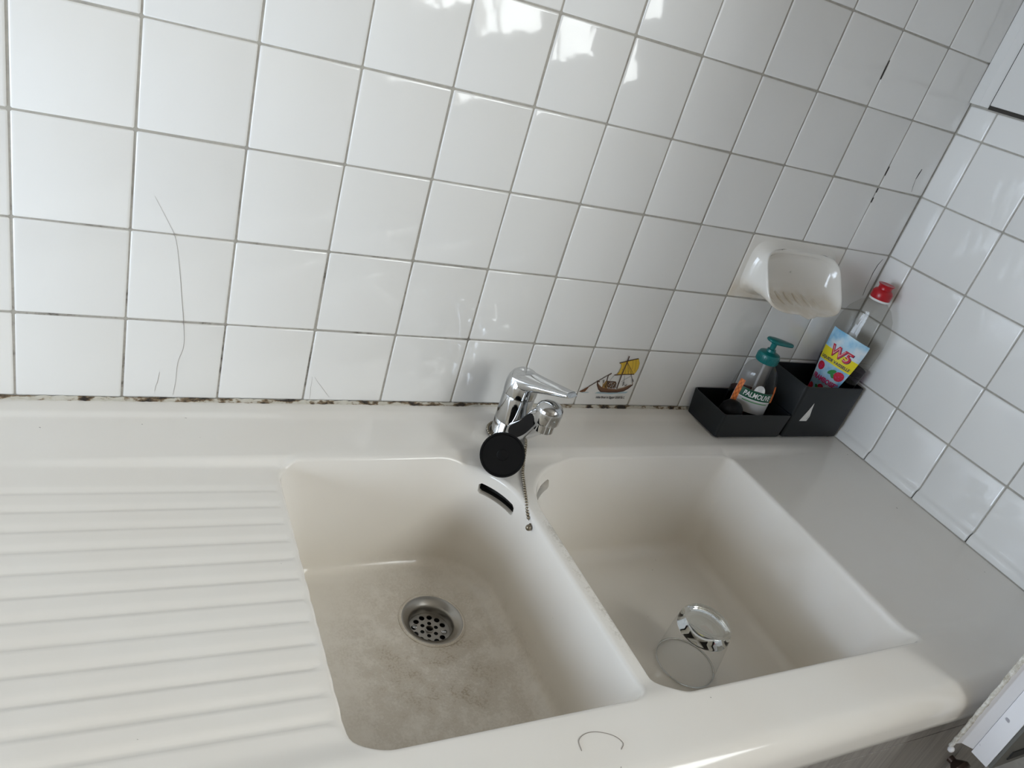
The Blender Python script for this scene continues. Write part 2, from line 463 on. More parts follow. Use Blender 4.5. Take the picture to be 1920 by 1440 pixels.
for r in range(0, 9):
    for c in range(-4, 12):
        if r == 2 and c in (9, 10): continue
        last = c == 11
        me = (TMCB if last else TMB) if r == 0 else (TMC if last else TM)
        o_ = put_tile(me, wall_back, Matrix.Translation((c*T, 0, r*T if r else ZB0)))
        if r == 0 and c == 7: boat_tile = o_
RO = 0.4558*T                                      # narrow cut column in the corner
RR = Matrix.Rotation(-PI/2, 4, 'Z')                # tile x runs towards the room (-y), face towards -x
TRN = tile_mesh('tile_cut', RO, T)
CV = cove_mesh('tile_cove', T, T); CVN = cove_mesh('tile_cove_cut', RO, T)
for r in range(0, 6):
    for c in range(-1, 7):
        y0 = 0.0 if c < 0 else -(RO + c*T)
        if r == 5:
            h = 0.597 - 5*T
            key = 'tile_top_cut' if c < 0 else 'tile_top'
            me = bpy.data.meshes.get(key) or tile_mesh(key, RO if c < 0 else T, h)
        elif r == 0: me = CVN if c < 0 else CV
        else: me = TRN if c < 0 else TM
        put_tile(me, wall_right, Matrix.Translation((XC, y0, r*T)) @ RR, jitter=(0 < r < 5))

# cracks in the glaze and the joints
def crack(pts, w, parent, wall='b', mat='tile_crack'):
    b = MB(); L, Rr = [], []
    P = [Vector(p) for p in pts]
    for i, p in enumerate(P):
        d = (P[min(i+1, len(P)-1)]-P[max(i-1, 0)]).normalized(); nrm = Vector((-d.y, d.x))
        ww = w*(0.25+0.75*math.sin(PI*(i+0.35)/(len(P)-0.3)))
        a, c = p+nrm*ww/2, p-nrm*ww/2
        L.append((a.x, -0.00025, a.y)); Rr.append((c.x, -0.00025, c.y))
    b.grid([L, Rr], mat)
    off = [(x, 0.0004, z) for x, y, z in L]; off2 = [(x, 0.0004, z) for x, y, z in Rr]
    b.grid([L, off], mat); b.grid([Rr, off2], mat)
    return b.build('crack', parent, smooth=False)
def jag(a, b, n, amp):
    a, b = Vector(a), Vector(b); d = b-a; nn = Vector((-d.y, d.x)).normalized()
    return [a+d*(i/n)+nn*(random.uniform(-amp, amp) if 0 < i < n else 0) for i in range(n+1)]
CRACKS = [
    ([(1.3105, 0.3227), (1.3050, 0.3107), (1.3036, 0.2956), (1.3050, 0.2798)], 0.0016),
    ([(1.3050, 0.2798), (1.3055, 0.2652), (1.3085, 0.2501)], 0.0009),
    ([(1.2885, 0.4839), (1.2872, 0.4755), (1.2862, 0.4661)], 0.0022),
    ([(1.2862, 0.4661), (1.2885, 0.4548), (1.2920, 0.4451)], 0.0007),
    ([(1.2098, 0.4385), (1.2100, 0.4310)], 0.0024), ([(1.2098, 0.4225), (1.2100, 0.4138)], 0.0026),
    ([(1.2100, 0.4751), (1.2100, 0.4600)], 0.0022), ([(1.1000, 0.6175), (1.0995, 0.6010), (1.1000, 0.5903)], 0.0022),
]
for pts, w in CRACKS: crack(pts, w, wall_back)
# long hair-fine crack at the left
hp = [(0.1318, 0.2622), (0.1467, 0.2352), (0.1564, 0.2142), (0.1633, 0.1754), (0.1678, 0.1416), (0.1730, 0.1027), (0.1745, 0.0770), (0.1695, 0.0540), (0.1690, 0.0270), (0.1672, 0.0072)]
crack([Vector((p.x, p.y)) for p in catmull([(a, b, 0) for a, b in hp], 5)], 0.00042, wall_back, mat='crack_grey')
for a, b in (((0.150, 0.040), (0.146, 0.012)), ((0.340, 0.040), (0.365, 0.008)), ((0.337, 0.040), (0.3385, 0.004))):
    crack(jag(a, b, 4, 0.0006), 0.0003, wall_back, mat='crack_grey')

# ------------------------------------------------------------------ painted boat on its tile
def boat_print():
    b = MB()
    # drawing coordinates: pixels of a 1920 x 1440 close-up whose tile corners are known
    quad = [(-20, 1390), (1330, 1400), (1890, -10), (420, 0)]       # bl, br, tr, tl of the tile
    def hom(src):
        import numpy as np
        A = []
        for (x, y), (u, v) in zip(src, [(0, 0), (1, 0), (1, 1), (0, 1)]):
            A.append([x, y, 1, 0, 0, 0, -u*x, -u*y, -u]); A.append([0, 0, 0, x, y, 1, -v*x, -v*y, -v])
        return np.linalg.svd(np.array(A, float))[2][-1].reshape(3, 3)
    H = hom(quad); lay = [0]
    def mp(p):
        x, y = p; w = H[2][0]*x+H[2][1]*y+H[2][2]
        u = (H[0][0]*x+H[0][1]*y+H[0][2])/w; v = (H[1][0]*x+H[1][1]*y+H[1][2])/w
        return (0.0015+u*0.107, -0.00012-0.00002*lay[0], 0.0015+v*0.105)
    def poly(pts, mat): lay[0] += 1; b.poly([mp(p) for p in pts], mat)
    def line(pts, w, mat):
        lay[0] += 1; P = [Vector(p) for p in pts]; A, B = [], []
        for i, p in enumerate(P):
            d = (P[min(i+1, len(P)-1)]-P[max(i-1, 0)]).normalized(); n = Vector((-d.y, d.x))*w/2
            A.append(mp(p+n)); B.append(mp(p-n))
        b.grid([A, B], mat)
    poly([(470, 1110), (560, 1075), (760, 1090), (1000, 1070), (1200, 1060), (1350, 1055), (1290, 1095), (1100, 1105), (900, 1125), (650, 1115)], 'ink_blue')
    line([(130, 1092), (220, 1100), (310, 1090)], 16, 'ink_blue')
    poly([(520, 820), (555, 880), (630, 950), (800, 990), (1030, 1000), (1220, 960), (1380, 895), (1475, 860), (1440, 905), (1340, 980), (1210, 1045), (1050, 1072), (800, 1075), (620, 1075), (550, 1000), (520, 910)], 'ink_hull')
    line([(530, 800), (525, 900), (560, 1000), (625, 1070)], 34, 'ink_brown')
    line([(625, 1066), (830, 1072), (1050, 1066), (1210, 1038), (1340, 970), (1465, 870)], 30, 'ink_brown')
    line([(1030, 985), (1210, 950), (1420, 870)], 12, 'ink_tan')
    line([(515, 800), (585, 820)], 26, 'ink_brown')
    poly([(640, 950), (700, 850), (745, 790), (790, 800), (790, 985), (680, 975)], 'ink_tan')
    poly([(770, 790), (1000, 800), (1025, 850), (990, 985), (790, 985)], 'ink_brown')
    for i in range(5):
        for j in range(5):
            x = 835+i*42+(j % 2)*18-j*9; y = 825+j*34
            if x < 985: poly([(x-12, y), (x, y-13), (x+12, y), (x, y+13)], 'ink_white' if (i+j) % 3 else 'ink_tan')
    line([(735, 960), (770, 760), (795, 650)], 22, 'ink_brown')
    line([(690, 970), (760, 800)], 12, 'ink_ochre')
    line([(300, 945), (520, 810), (700, 700), (875, 595)], 18, 'ink_brown'); line([(775, 660), (880, 595)], 26, 'ink_brown')
    poly([(60, 1075), (150, 1025), (290, 945), (305, 960), (215, 1070), (140, 1085)], 'ink_hull')
    poly([(1085, 330), (1330, 255), (1595, 180), (1630, 290), (1610, 410), (1560, 510), (1470, 600), (1250, 610), (1010, 625), (1080, 540), (1130, 440), (1135, 370)], 'ink_yellow')
    for x0, y0, x1, y1 in ((1440, 230, 1430, 470), (1530, 210, 1500, 520), (1250, 420, 1230, 600), (1330, 420, 1320, 600), (1160, 470, 1130, 600), (1390, 430, 1400, 590), (1200, 330, 1170, 500)):
        line([(x0, y0), ((x0+x1)/2+14, (y0+y1)/2), (x1, y1)], 13, 'ink_ochre')
    line([(1075, 325), (1330, 250), (1600, 180)], 22, 'ink_brown'); line([(950, 635), (1200, 612), (1490, 595)], 24, 'ink_brown')
    line([(1598, 185), (1630, 300), (1600, 430), (1540, 530), (1480, 600)], 9, 'ink_ochre')
    line([(1135, 345), (1130, 440), (1075, 550), (1030, 610)], 9, 'ink_ochre')
    line([(1340, 130), (1290, 270), (1150, 620), (1030, 980)], 26, 'ink_brown')
    line([(1290, 290), (1390, 460), (1470, 590)], 9, 'ink_brown'); line([(1280, 300), (1330, 600)], 6, 'ink_brown'); line([(1285, 300), (1410, 590)], 6, 'ink_brown')
    line([(945, 650), (840, 770)], 7, 'ink_grey'); line([(1225, 630), (1215, 830)], 8, 'ink_grey'); line([(1400, 610), (1450, 740)], 14, 'ink_grey')
    line([(1130, 800), (1250, 730), (1390, 650)], 6, 'ink_grey')
    poly([(1430, 730), (1460, 715), (1480, 780), (1450, 800)], 'ink_grey'); line([(1450, 790), (1455, 860)], 16, 'ink_tan')
    poly([(1200, 790), (1222, 800), (1215, 860), (1180, 905), (1170, 900), (1195, 850)], 'ink_grey')
    poly([(1230, 870), (1265, 885), (1300, 850), (1305, 865), (1270, 905), (1240, 900)], 'ink_grey')
    poly([(670, 760), (695, 765), (690, 830), (665, 840)], 'ink_grey'); line([(668, 830), (655, 900)], 12, 'ink_ochre')
    # caption in italic script
    V, F = text_faces('Nile Boat in Egypt 2500 B.C.', 1.0, 0.03, 0.45, 1.0, 760)
    ys = [v[1] for v in V]; k = 74/(max(ys)-min(ys))
    lay[0] += 1; st = len(b.v)
    b.v += [mp((872+x, 1205-y*k)) for x, y in V]
    for f in F: b.face([st+i for i in f], 'ink_grey')
    return b.build('boat_print', boat_tile, smooth=False)
bp_ = boat_print(); bp_['label'] = 'painted river boat with yellow sail and caption'

# ------------------------------------------------------------------ ceramic soap dish (double tile)
def soap_dish():
    root = thing('soap_dish', 'white ceramic soap dish jutting from the tiled wall above the caddy', 'soap dish')
    x0, x1, z0, z1 = 9*T, 11*T, 2*T, 3*T
    b = MB()
    NX, NA = 44, 30
    # backing plate like a double tile
    pl = MB(); g = 0.00095
    rows = []
    for ins, d in [(0.0, 0.003), (0.0003, 0.0012), (0.0012, 0.0003), (0.0028, 0.0)]:
        k = 0.002
        a0, a1, c0, c1 = x0+g+ins, x1-g-ins, z0+g+ins, z1-g-ins
        rows.append([(a0+k, d, c0), (a1-k, d, c0), (a1, d, c0+k), (a1, d, c1-k), (a1-k, d, c1), (a0+k, d, c1), (a0, d, c1-k), (a0, d, c0+k)])
    st = pl.grid(rows, 'dish_ceramic', True); pl.face([st+24+i for i in range(8)], 'dish_ceramic')
    pl.build('backing_tile', root, True, 0, None)
    # the shell: rings from the wall (outer skin) to the mouth rim, then inside
    cx, cz = (x0+x1)/2, (z0+z1)/2+0.002
    n = 220
    def ring(hw, hz, y, zc, p=3.2, tilt=0.0, lip=0.0):
        out = []
        for k in range(n):
            a = 2*PI*k/n; c_, s_ = math.cos(a), math.sin(a)
            x = hw*math.copysign(abs(c_)**(2/p), c_); z = hz*math.copysign(abs(s_)**(2/p), s_)
            yy = y + tilt*(z/hz)
            if lip and s_ < -0.3: yy -= lip*math.exp(-((x-0.006)/0.0085)**2); 
            zz = zc+z
            if lip and s_ < -0.3: zz -= 0.9*lip*math.exp(-((x-0.006)/0.0085)**2)
            out.append((cx+x, yy, zz))
        return out
    rows = [ring(0.099, 0.050, 0.0004, cz, 4.5), ring(0.096, 0.048, -0.0015, cz, 4.2), ring(0.0915, 0.0450, -0.006, cz, 3.8),
            ring(0.0880, 0.0425, -0.014, cz-0.001, 3.8, 0.003), ring(0.0865, 0.0420, -0.026, cz-0.002, 3.8, 0.012), ring(0.0870, 0.0425, -0.036, cz-0.003, 4.0, 0.022, 0.003),
            ring(0.0880, 0.0435, -0.0415, cz-0.003, 4.2, 0.029, 0.007), ring(0.0872, 0.0430, -0.0440, cz-0.003, 4.2, 0.031, 0.008), ring(0.0855, 0.0412, -0.0442, cz-0.003, 4.2, 0.031, 0.008),
            ring(0.0842, 0.0397, -0.0418, cz-0.003, 4.2, 0.029, 0.006), ring(0.0815, 0.0368, -0.034, cz-0.003, 4.2, 0.022), ring(0.0790, 0.0350, -0.022, cz-0.003, 3.8, 0.012),
            ring(0.0740, 0.0320, -0.011, cz-0.002, 3.4, 0.004), ring(0.060, 0.025, -0.0055, cz, 3.0), ring(0.03, 0.012, -0.004, cz, 2.5), ring(0.002, 0.001, -0.004, cz, 2)]
    b.grid(rows, 'dish_ceramic', True)
    b.build('bowl', root, True, 0, None)
    for k in range(6):
        xx = cx-0.052+k*0.0205
        r_ = MB(); r_.tube([(xx+0.006, -0.012, cz-0.0335), (xx+0.002, -0.030, cz-0.0385), (xx-0.002, -0.050, cz-0.0420), (xx-0.0025, -0.056, cz-0.0425)], [0.0015, 0.0046, 0.0046, 0.0015], 'dish_ceramic', 10)
        r_.build('rib', root, True)
    return root
mt = pmat('dish_ceramic', (0.80, 0.775, 0.73), 0.08); t = NT(mt)
gp = t.add('ShaderNodeNewGeometry').outputs['Position']; sx, sy, sz = sep(t, gp)
sc_ = t.math('MULTIPLY', maprange(t, sz, 0.262, 0.238), maprange(t, t.noise(gp, 40, 3), 0.25, 0.65, 0.3, 1.0))
t.link(t.mix(t.math('MULTIPLY', sc_, 0.55), (0.80, 0.775, 0.73), (0.60, 0.50, 0.36)), t.b.inputs['Base Color'])
soap_dish()

# ------------------------------------------------------------------ double-basin sink with drainer
FLOOR = -0.166
Z0 = -0.004
YB, YL = -0.0018, -0.574                        # back edge, start of the front lip
XA, XB = -0.62, XC-0.0045
G0, GS, GN = -0.1685, -0.02845, 12              # drainer grooves
def groove(x, y):
    w = sstep(-0.36, -0.30, x)*(1-sstep(0.285, 0.30, x))
    if w <= 0: return 0.0
    s_ = (y-G0)/GS                                # grows towards the room
    k = math.floor(s_+0.5); f = s_-k             # -0.5 .. 0.5 around groove k
    if k < 0 or k > GN-1: return 0.0
    dep = 0.0
    if f < 0.02: dep = sstep(-0.36, 0.02, f)      # long fall towards the room
    else: dep = 1-sstep(0.02, 0.15, f)            # short steep rise
    amp = 0.0017 + 0.0014*(k/(GN-1))
    return -amp*dep*w
def ztop(x, y):
    z = Z0 + 0.0028*sstep(-0.036, -0.026, y)
    mY = (1-sstep(-0.127, -0.115, y))*sstep(-0.532, -0.500, y)
    if x < 0.30: dpt = 0.010*max(0.0, min(1.0, (x+0.03)/0.30))
    elif x < 1.03: dpt = 0.010
    else: dpt = 0.010*(1-sstep(1.04, 1.27, x))
    return z - dpt*mY + groove(x, y)
def rounded(corners, narc, nedge):
    """corners: (x, y, r) counter-clockwise"""
    n = len(corners); segs = []
    for i in range(n):
        p = Vector(corners[i][:2]); a = (Vector(corners[i-1][:2])-p).normalized(); c = (Vector(corners[(i+1) % n][:2])-p).normalized()
        r = corners[i][2]; half = a.angle(c)/2; tl = r/math.tan(half)
        ctr = p + (a+c).normalized()*(r/math.sin(half)); s0 = p+a*tl; s1 = p+c*tl
        v0, v1 = s0-ctr, s1-ctr; ang = v0.angle_signed(v1)
        arc = []
        for k in range(narc[i]+1):
            th = -ang*k/narc[i]; arc.append(ctr+Vector((v0.x*math.cos(th)-v0.y*math.sin(th), v0.x*math.sin(th)+v0.y*math.cos(th))))
        segs.append(arc)
    pts = []
    for i in range(n):
        pts += segs[i]; q0, q1 = segs[i][-1], segs[(i+1) % n][0]
        for k in range(1, nedge[i]): pts.append(q0+(q1-q0)*(k/nedge[i]))
    return pts
def offset_poly(corners, d):
    """grow (d>0) every side outwards"""
    n = len(corners); out = []
    for i in range(n):
        p = Vector(corners[i][:2]); a = (p-Vector(corners[i-1][:2])).normalized(); c = (Vector(corners[(i+1) % n][:2])-p).normalized()
        na, nc = Vector((a.y, -a.x)), Vector((c.y, -c.x)); bis = (na+nc).normalized()
        q = p+bis*(d/bis.dot(na)); out.append((q.x, q.y, max(0.004, corners[i][2]+d)))
    return out
# back-left, front-left, front-right, back-right
BL_TOP = [(0.2790, -0.1235, 0.026), (0.2770, -0.5240, 0.034), (0.5800, -0.5255, 0.020), (0.5800, -0.1235, 0.088)]
BL_BOT = [(0.2900, -0.1560, 0.040), (0.2880, -0.5050, 0.045), (0.5700, -0.5080, 0.040), (0.5700, -0.1560, 0.095)]
BR_TOP = [(0.6035, -0.1270, 0.110), (0.6015, -0.5295, 0.032), (1.0180, -0.5285, 0.014), (1.0180, -0.1290, 0.016)]
BR_BOT = [(0.6300, -0.1700, 0.090), (0.6250, -0.5130, 0.045), (0.9650, -0.5080, 0.030), (0.9650, -0.1700, 0.028)]
NARC_L, NEDGE_L = (10, 10, 10, 40), (34, 26, 24, 20)
NARC_R, NEDGE_R = (40, 10, 10, 10), (24, 34, 34, 26)
FIL = 0.0060
sink = thing('kitchen_sink', 'cream white ceramic double sink with ribbed drainer below the tiled wall', 'sink')
body = MB(); outlines = []
def basin(top, bot, narc, nedge, slot, floor_c, drain_r, fil=FIL):
    N = sum(a+1 for a in narc)+sum(e-1 for e in nedge)
    def ring(c): return rounded(c, narc, nedge)
    outer = ring(offset_poly(top, fil))
    outlines.append(outer)
    rows = [[(p.x, p.y, ztop(p.x, p.y)) for p in outer]]
    for k in range(1, 6):                         # rounded rim
        a = PI/2*k/5*0.93
        rg = ring(offset_poly(top, fil-fil*math.sin(a)))
        rows.append([(p.x, p.y, lerp(ztop(q.x, q.y), ztop(q.x, q.y)-fil, 1-math.cos(a))) for p, q in zip(rg, outer)])
    zst = [r[2] for r in rows[-1]]
    RF = 0.026
    zw = FLOOR+RF*0.92
    levels = [0.0, 0.05, 0.10, 0.215, 0.30, 0.42, 0.56, 0.70, 0.85, 1.0]
    for tt in levels[1:]:
        cc = [(lerp(a[0], b_[0], tt), lerp(a[1], b_[1], tt), lerp(a[2], b_[2], tt)) for a, b_ in zip(top, bot)]
        rg = ring(cc); rows.append([(p.x, p.y, lerp(z, zw, tt)) for p, z in zip(rg, zst)])
    for k in range(1, 7):                         # coved foot
        a = PI/2*k/6
        rg = ring(offset_poly(bot, -RF*(1-math.cos(a))))
        rows.append([(p.x, p.y, zw-(zw-FLOOR)*math.sin(a)) for p in rg])
    last = [Vector(p) for p in rows[-1]]; cx, cy = floor_c
    for f_ in (0.2, 0.4, 0.6, 0.8, 0.92, 1.0):
        row = []
        for p in last:
            d = Vector((p.x-cx, p.y-cy)); q = Vector((cx, cy))+d.normalized()*drain_r
            row.append((lerp(p.x, q.x, f_), lerp(p.y, q.y, f_), FLOOR-0.0045*sstep(0.0, 1.0, f_)))
        rows.append(row)
    # overflow slot: leave out faces of one band, give it a pocket
    r0, i0, i1 = slot
    n = N; b0 = len(body.v)
    for r in rows: body.v += [tuple(p) for p in r]
    mid = (i0+i1)/2
    for r_, sgn in ((r0, 1), (r0+1, -1)):         # taper the slot ends
        for i in (i0, i1):
            A = Vector(body.v[b0+r0*n+i]); B = Vector(body.v[b0+(r0+1)*n+i]); M_ = (A+B)/2
            P = Vector(body.v[b0+r_*n+i]); body.v[b0+r_*n+i] = tuple(P.lerp(M_, 0.40))
    for i in range(len(rows)-1):
        for j in range(n):
            if i == r0 and i0 <= j < i1: continue
            a, c = b0+i*n+j, b0+i*n+(j+1) % n
            body.face((a, a+n, c+n, c), 'sink_ceramic')
    ctr = Vector((sum(p.x for p in outer)/n, sum(p.y for p in outer)/n, 0))
    loop = [b0+r0*n+j for j in range(i0, i1+1)]+[b0+(r0+1)*n+j for j in range(i1, i0-1, -1)]
    dirv = (Vector(body.v[b0+r0*n+int(mid)])-ctr); dirv.z = 0; dirv.normalize()
    prev = loop
    for dep, dz, mat in ((0.010, -0.001, 'sink_ceramic'), (0.022, -0.004, 'overflow_painted_shade')):
        st = len(body.v)
        for li in loop:
            p = Vector(body.v[li])+dirv*dep+Vector((0, 0, dz)); body.v.append(tuple(p))
        cur = list(range(st, st+len(loop)))
        for k in range(len(loop)):
            k2 = (k+1) % len(loop); body.face((prev[k], prev[k2], cur[k2], cur[k]), mat)
        prev = cur
    body.face(prev, 'overflow_painted_shade')
    return rows
arc_start_L = (10+1)+33+(10+1)+25+(10+1)+23
rowsL = basin(BL_TOP, BL_BOT, NARC_L, NEDGE_L, (7, arc_start_L+4, arc_start_L+22), (0.4750, -0.2560), 0.0425)
rowsR = basin(BR_TOP, BR_BOT, NARC_R, NEDGE_R, (7, 13, 29), (0.70, -0.44), 0.001)
# deck: constrained triangulation around the two openings
def frange(a, b, n): return [a+(b-a)*i/n for i in range(n+1)]
xs_far = frange(XA, -0.02, 40)[:-1]; xs_dr = frange(-0.02, 0.30, 40)[:-1]; xs_r = frange(0.30, XB, 130)
xs_all = xs_far+xs_dr+xs_r
def inside(p, poly):
    c = False; j = len(poly)-1
    for i in range(len(poly)):
        a, b_ = poly[i], poly[j]
        if (a.y > p[1]) != (b_.y > p[1]) and p[0] < (b_.x-a.x)*(p[1]-a.y)/(b_.y-a.y)+a.x: c = not c
        j = i
    return c
grown = [rounded(offset_poly(BL_TOP, FIL+0.0035), NARC_L, NEDGE_L), rounded(offset_poly(BR_TOP, FIL+0.0035), NARC_R, NEDGE_R)]
pts, edges = [], []
for ol in outlines:
    s0 = len(pts); pts += [Vector((p.x, p.y)) for p in ol]
    edges += [(s0+i, s0+(i+1) % len(ol)) for i in range(len(ol))]
bs = len(pts)
front_row = [Vector((x, YL)) for x in xs_all]; pts += front_row
edges += [(bs+i, bs+i+1) for i in range(len(xs_all)-1)]
ys_f = frange(YL, YB, 72)[1:]; ys_d = frange(YL, YB, 72*3)[1:]
for xi, x in enumerate(xs_all):
    for y in (ys_d if x < 0.30 else ys_f):
        if any(inside((x, y), g_) for g_ in grown): continue
        pts.append(Vector((x, y)))
res = delaunay_2d_cdt(pts, edges, [], 0, 1e-7)
st = len(body.v)
body.v += [(p.x, p.y, ztop(p.x, p.y)) for p in res[0]]
for f in res[2]:
    c_ = sum((res[0][i] for i in f), Vector((0, 0)))/len(f)
    if any(inside(c_, ol) for ol in outlines): continue
    body.face([st+i for i in f], 'sink_ceramic')
# front lip
prof = [(YL, None)]
for k in range(1, 11):
    a = PI/2*k/10; prof.append((YL-0.014-0.025*math.sin(a) if k else YL, Z0-0.026*(1-math.cos(a))))
prof[1:1] = [(YL-0.007, Z0), (YL-0.014, Z0)]
prof += [(-0.6135, -0.044), (-0.6125, -0.054), (-0.6100, -0.0585), (-0.6060, -0.060), (-0.585, -0.060)]
body.grid([[(x, y, ztop(x, YL) if z is None else z) for x in xs_all] for y, z in prof], 'sink_ceramic')
sb = body.build('sink_body', sink, True, 1e-5, 60)
sb['label'] = 'ribbed drainer, two basins and rounded front lip in one glazed piece'

# waste outlet in the left basin
DC = Vector((0.4750, -0.2560, FLOOR-0.0045))
b = MB(); b.lathe([(0.0450, -0.001), (0.0448, 0.0008), (0.0425, 0.0018), (0.0405, 0.0012)], 'sink_ceramic', DC, 48); b.build('waste_seat', sink)
b = MB(); b.lathe([(0.0418, 0.0004), (0.0412, 0.0014), (0.0395, 0.0015), (0.036, -0.0008), (0.0315, -0.0032), (0.0295, -0.0055), (0.0285, -0.010), (0.0282, -0.024), (0.0282, -0.034)], 'stainless', DC, 56); b.build('waste_flange', sink)
b = MB(); zs = -0.0175
holes = [(0.0, 0.0, 0.0042)]
for k in range(6): holes.append((0.0105*math.cos(PI/3*k+0.2), 0.0105*math.sin(PI/3*k+0.2), 0.0028))
for k in range(12): holes.append((0.0205*math.cos(PI/6*k+0.2), 0.0205*math.sin(PI/6*k+0.2), 0.0038))
cp, ce = [], []
for hx, hy, hr in holes+[(0, 0, 0.0281)]:
    s0 = len(cp); k_ = 40 if hr > 0.02 else 14
    cp += [Vector((hx+hr*math.cos(2*PI*i/k_), hy+hr*math.sin(2*PI*i/k_))) for i in range(k_)]
    ce += [(s0+i, s0+(i+1) % k_) for i in range(k_)]
rs = delaunay_2d_cdt(cp, ce, [], 0, 1e-9)
s0 = len(b.v); b.v += [(DC.x+p.x, DC.y+p.y, DC.z+zs) for p in rs[0]]
for f in rs[2]:
    c_ = sum((rs[0][i] for i in f), Vector((0, 0)))/len(f)
    if any((c_.x-h[0])**2+(c_.y-h[1])**2 < (h[2]*0.99)**2 for h in holes): continue
    b.face([s0+i for i in f], 'stainless')
sv = b.build('waste_strainer', sink, False)
b = MB()
for hx, hy, hr in holes: b.lathe([(hr, zs), (hr, zs-0.0015)], 'chrome_dark', DC+Vector((hx, hy, 0)), 14)
b.lathe([(0.0056, zs-0.0005), (0.0056, zs+0.0022), (0.0048, zs+0.0026), (0.0040, zs+0.0012), (0.0040, zs-0.004)], 'stainless', DC, 20)
b.build('hole_rims', sv)
b = MB(); b.lathe([(0.0280, -0.0335), (0.001, -0.0335)], 'waste_black', DC, 30); b.build('waste_pipe', sink)
for sx_ in (-1, 1):
    b = MB(); q = DC+Vector((sx_*0.0195*0.93, -sx_*0.0195*0.36, zs+0.0004))
    b.lathe([(0.0034, 0.0), (0.0034, 0.0011), (0.0026, 0.0016), (0.0001, 0.0017)], 'chrome', q, 16)
    b.box((q.x-0.0028, q.y-0.0004, q.z+0.0014), (q.x+0.0028, q.y+0.0004, q.z+0.0019), 'waste_black'); b.build('strainer_screw', sink)

# old mastic bead where the sink meets the tiles
b = MB(); rows = [[], [], [], []]
for i in range(500):
    x = XA+(XB-XA)*i/499; w = 0.0022+0.0016*random.random(); h = 0.0012+0.0018*random.random()
    zz = ztop(x, -0.002)
    rows[0].append((x, -0.0005, zz+h+0.002)); rows[1].append((x, -0.0005-w*0.5, zz+h)); rows[2].append((x, -0.001-w, zz+0.0004)); rows[3].append((x, -0.001-w, zz-0.002))
b.grid(rows, 'mastic'); b.build('mastic_bead', sink, False)
b = MB(); rows = [[], [], []]
for i in range(200):
    y = -0.005-0.565*i/199; w = 0.0012+0.0008*random.random()
    rows[0].append((XC-0.0068, y, ztop(XB, y)+0.0020)); rows[1].append((XC-0.0076-w*0.5, y, ztop(XB, y)+0.0006)); rows[2].append((XC-0.0080-w*0.6, y, ztop(XB, y)-0.001))
b.grid(rows, 'grout'); b.build('mastic_bead', sink, False)

# ------------------------------------------------------------------ mixer tap
AX = Vector((0.6135, -0.0740, 0.0))
tap = thing('mixer_tap', 'chrome single-lever mixer tap on the ledge between the two basins', 'tap')
b = MB(); b.lathe([(0.0262, -0.0045), (0.0262, -0.002), (0.0250, 0.0005), (0.0243, 0.002), (0.0243, 0.0245), (0.0238, 0.0252)], 'chrome', AX, 56); b.build('tap_base', tap)
b = MB(); b.lathe([(0.0232, 0.0250), (0.0243, 0.0258), (0.0238, 0.045), (0.0232, 0.0660), (0.0228, 0.0675), (0.0215, 0.0680)], 'chrome', AX, 56); b.build('tap_column', tap)
def section_loft(path, dims, mat, n=28, p=2.6, upv=Vector((0, 0, 1))):
    mb = MB(); rows = []
    P = [Vector(q) for q in path]
    for i, q in enumerate(P):
        d = (P[min(i+1, len(P)-1)]-P[max(i-1, 0)]).normalized()
        side = d.cross(upv).normalized(); up = side.cross(d).normalized(); w, h = dims[i]; row = []
        for k in range(n):
            a = 2*PI*k/n; c_, s_ = math.cos(a), math.sin(a)
            row.append(q+side*(w*math.copysign(abs(c_)**(2/p), c_))+up*(h*math.copysign(abs(s_)**(2/p), s_)))
        rows.append(row)
    st_ = mb.grid(rows, mat, True)
    mb.face([st_+k for k in range(n)], mat); mb.face([st_+(len(P)-1)*n+k for k in range(n)], mat)
    return mb
HD = Vector((0.6225, -0.1440, 0.0080))              # spout head axis
sd_ = Vector((HD.x-AX.x, HD.y-AX.y, 0)).normalized()
pa = catmull([AX+sd_*0.012+Vector((0, 0, 0.014)), AX+sd_*0.026+Vector((0, 0, 0.022)), AX+sd_*0.046+Vector((0, 0, 0.043)), AX+sd_*0.060+Vector((0, 0, 0.066)), AX+sd_*0.070+Vector((0, 0, 0.076))], 5)
dm_ = [(lerp(0.0175, 0.0180, i/(len(pa)-1)), lerp(0.0150, 0.0140, i/(len(pa)-1))) for i in range(len(pa))]
spo = section_loft(pa, dm_, 'chrome', 32, 3.2).build('spout', tap, True, 0, 60)
b = MB(); b.lathe([(0.0160, 0.0595), (0.0176, 0.0600), (0.0182, 0.0620), (0.0188, 0.0760), (0.0182, 0.0810), (0.0160, 0.0848), (0.0115, 0.0876), (0.0060, 0.0890), (0.0001, 0.0894)], 'chrome', HD, 48); b.build('spout_head', tap)
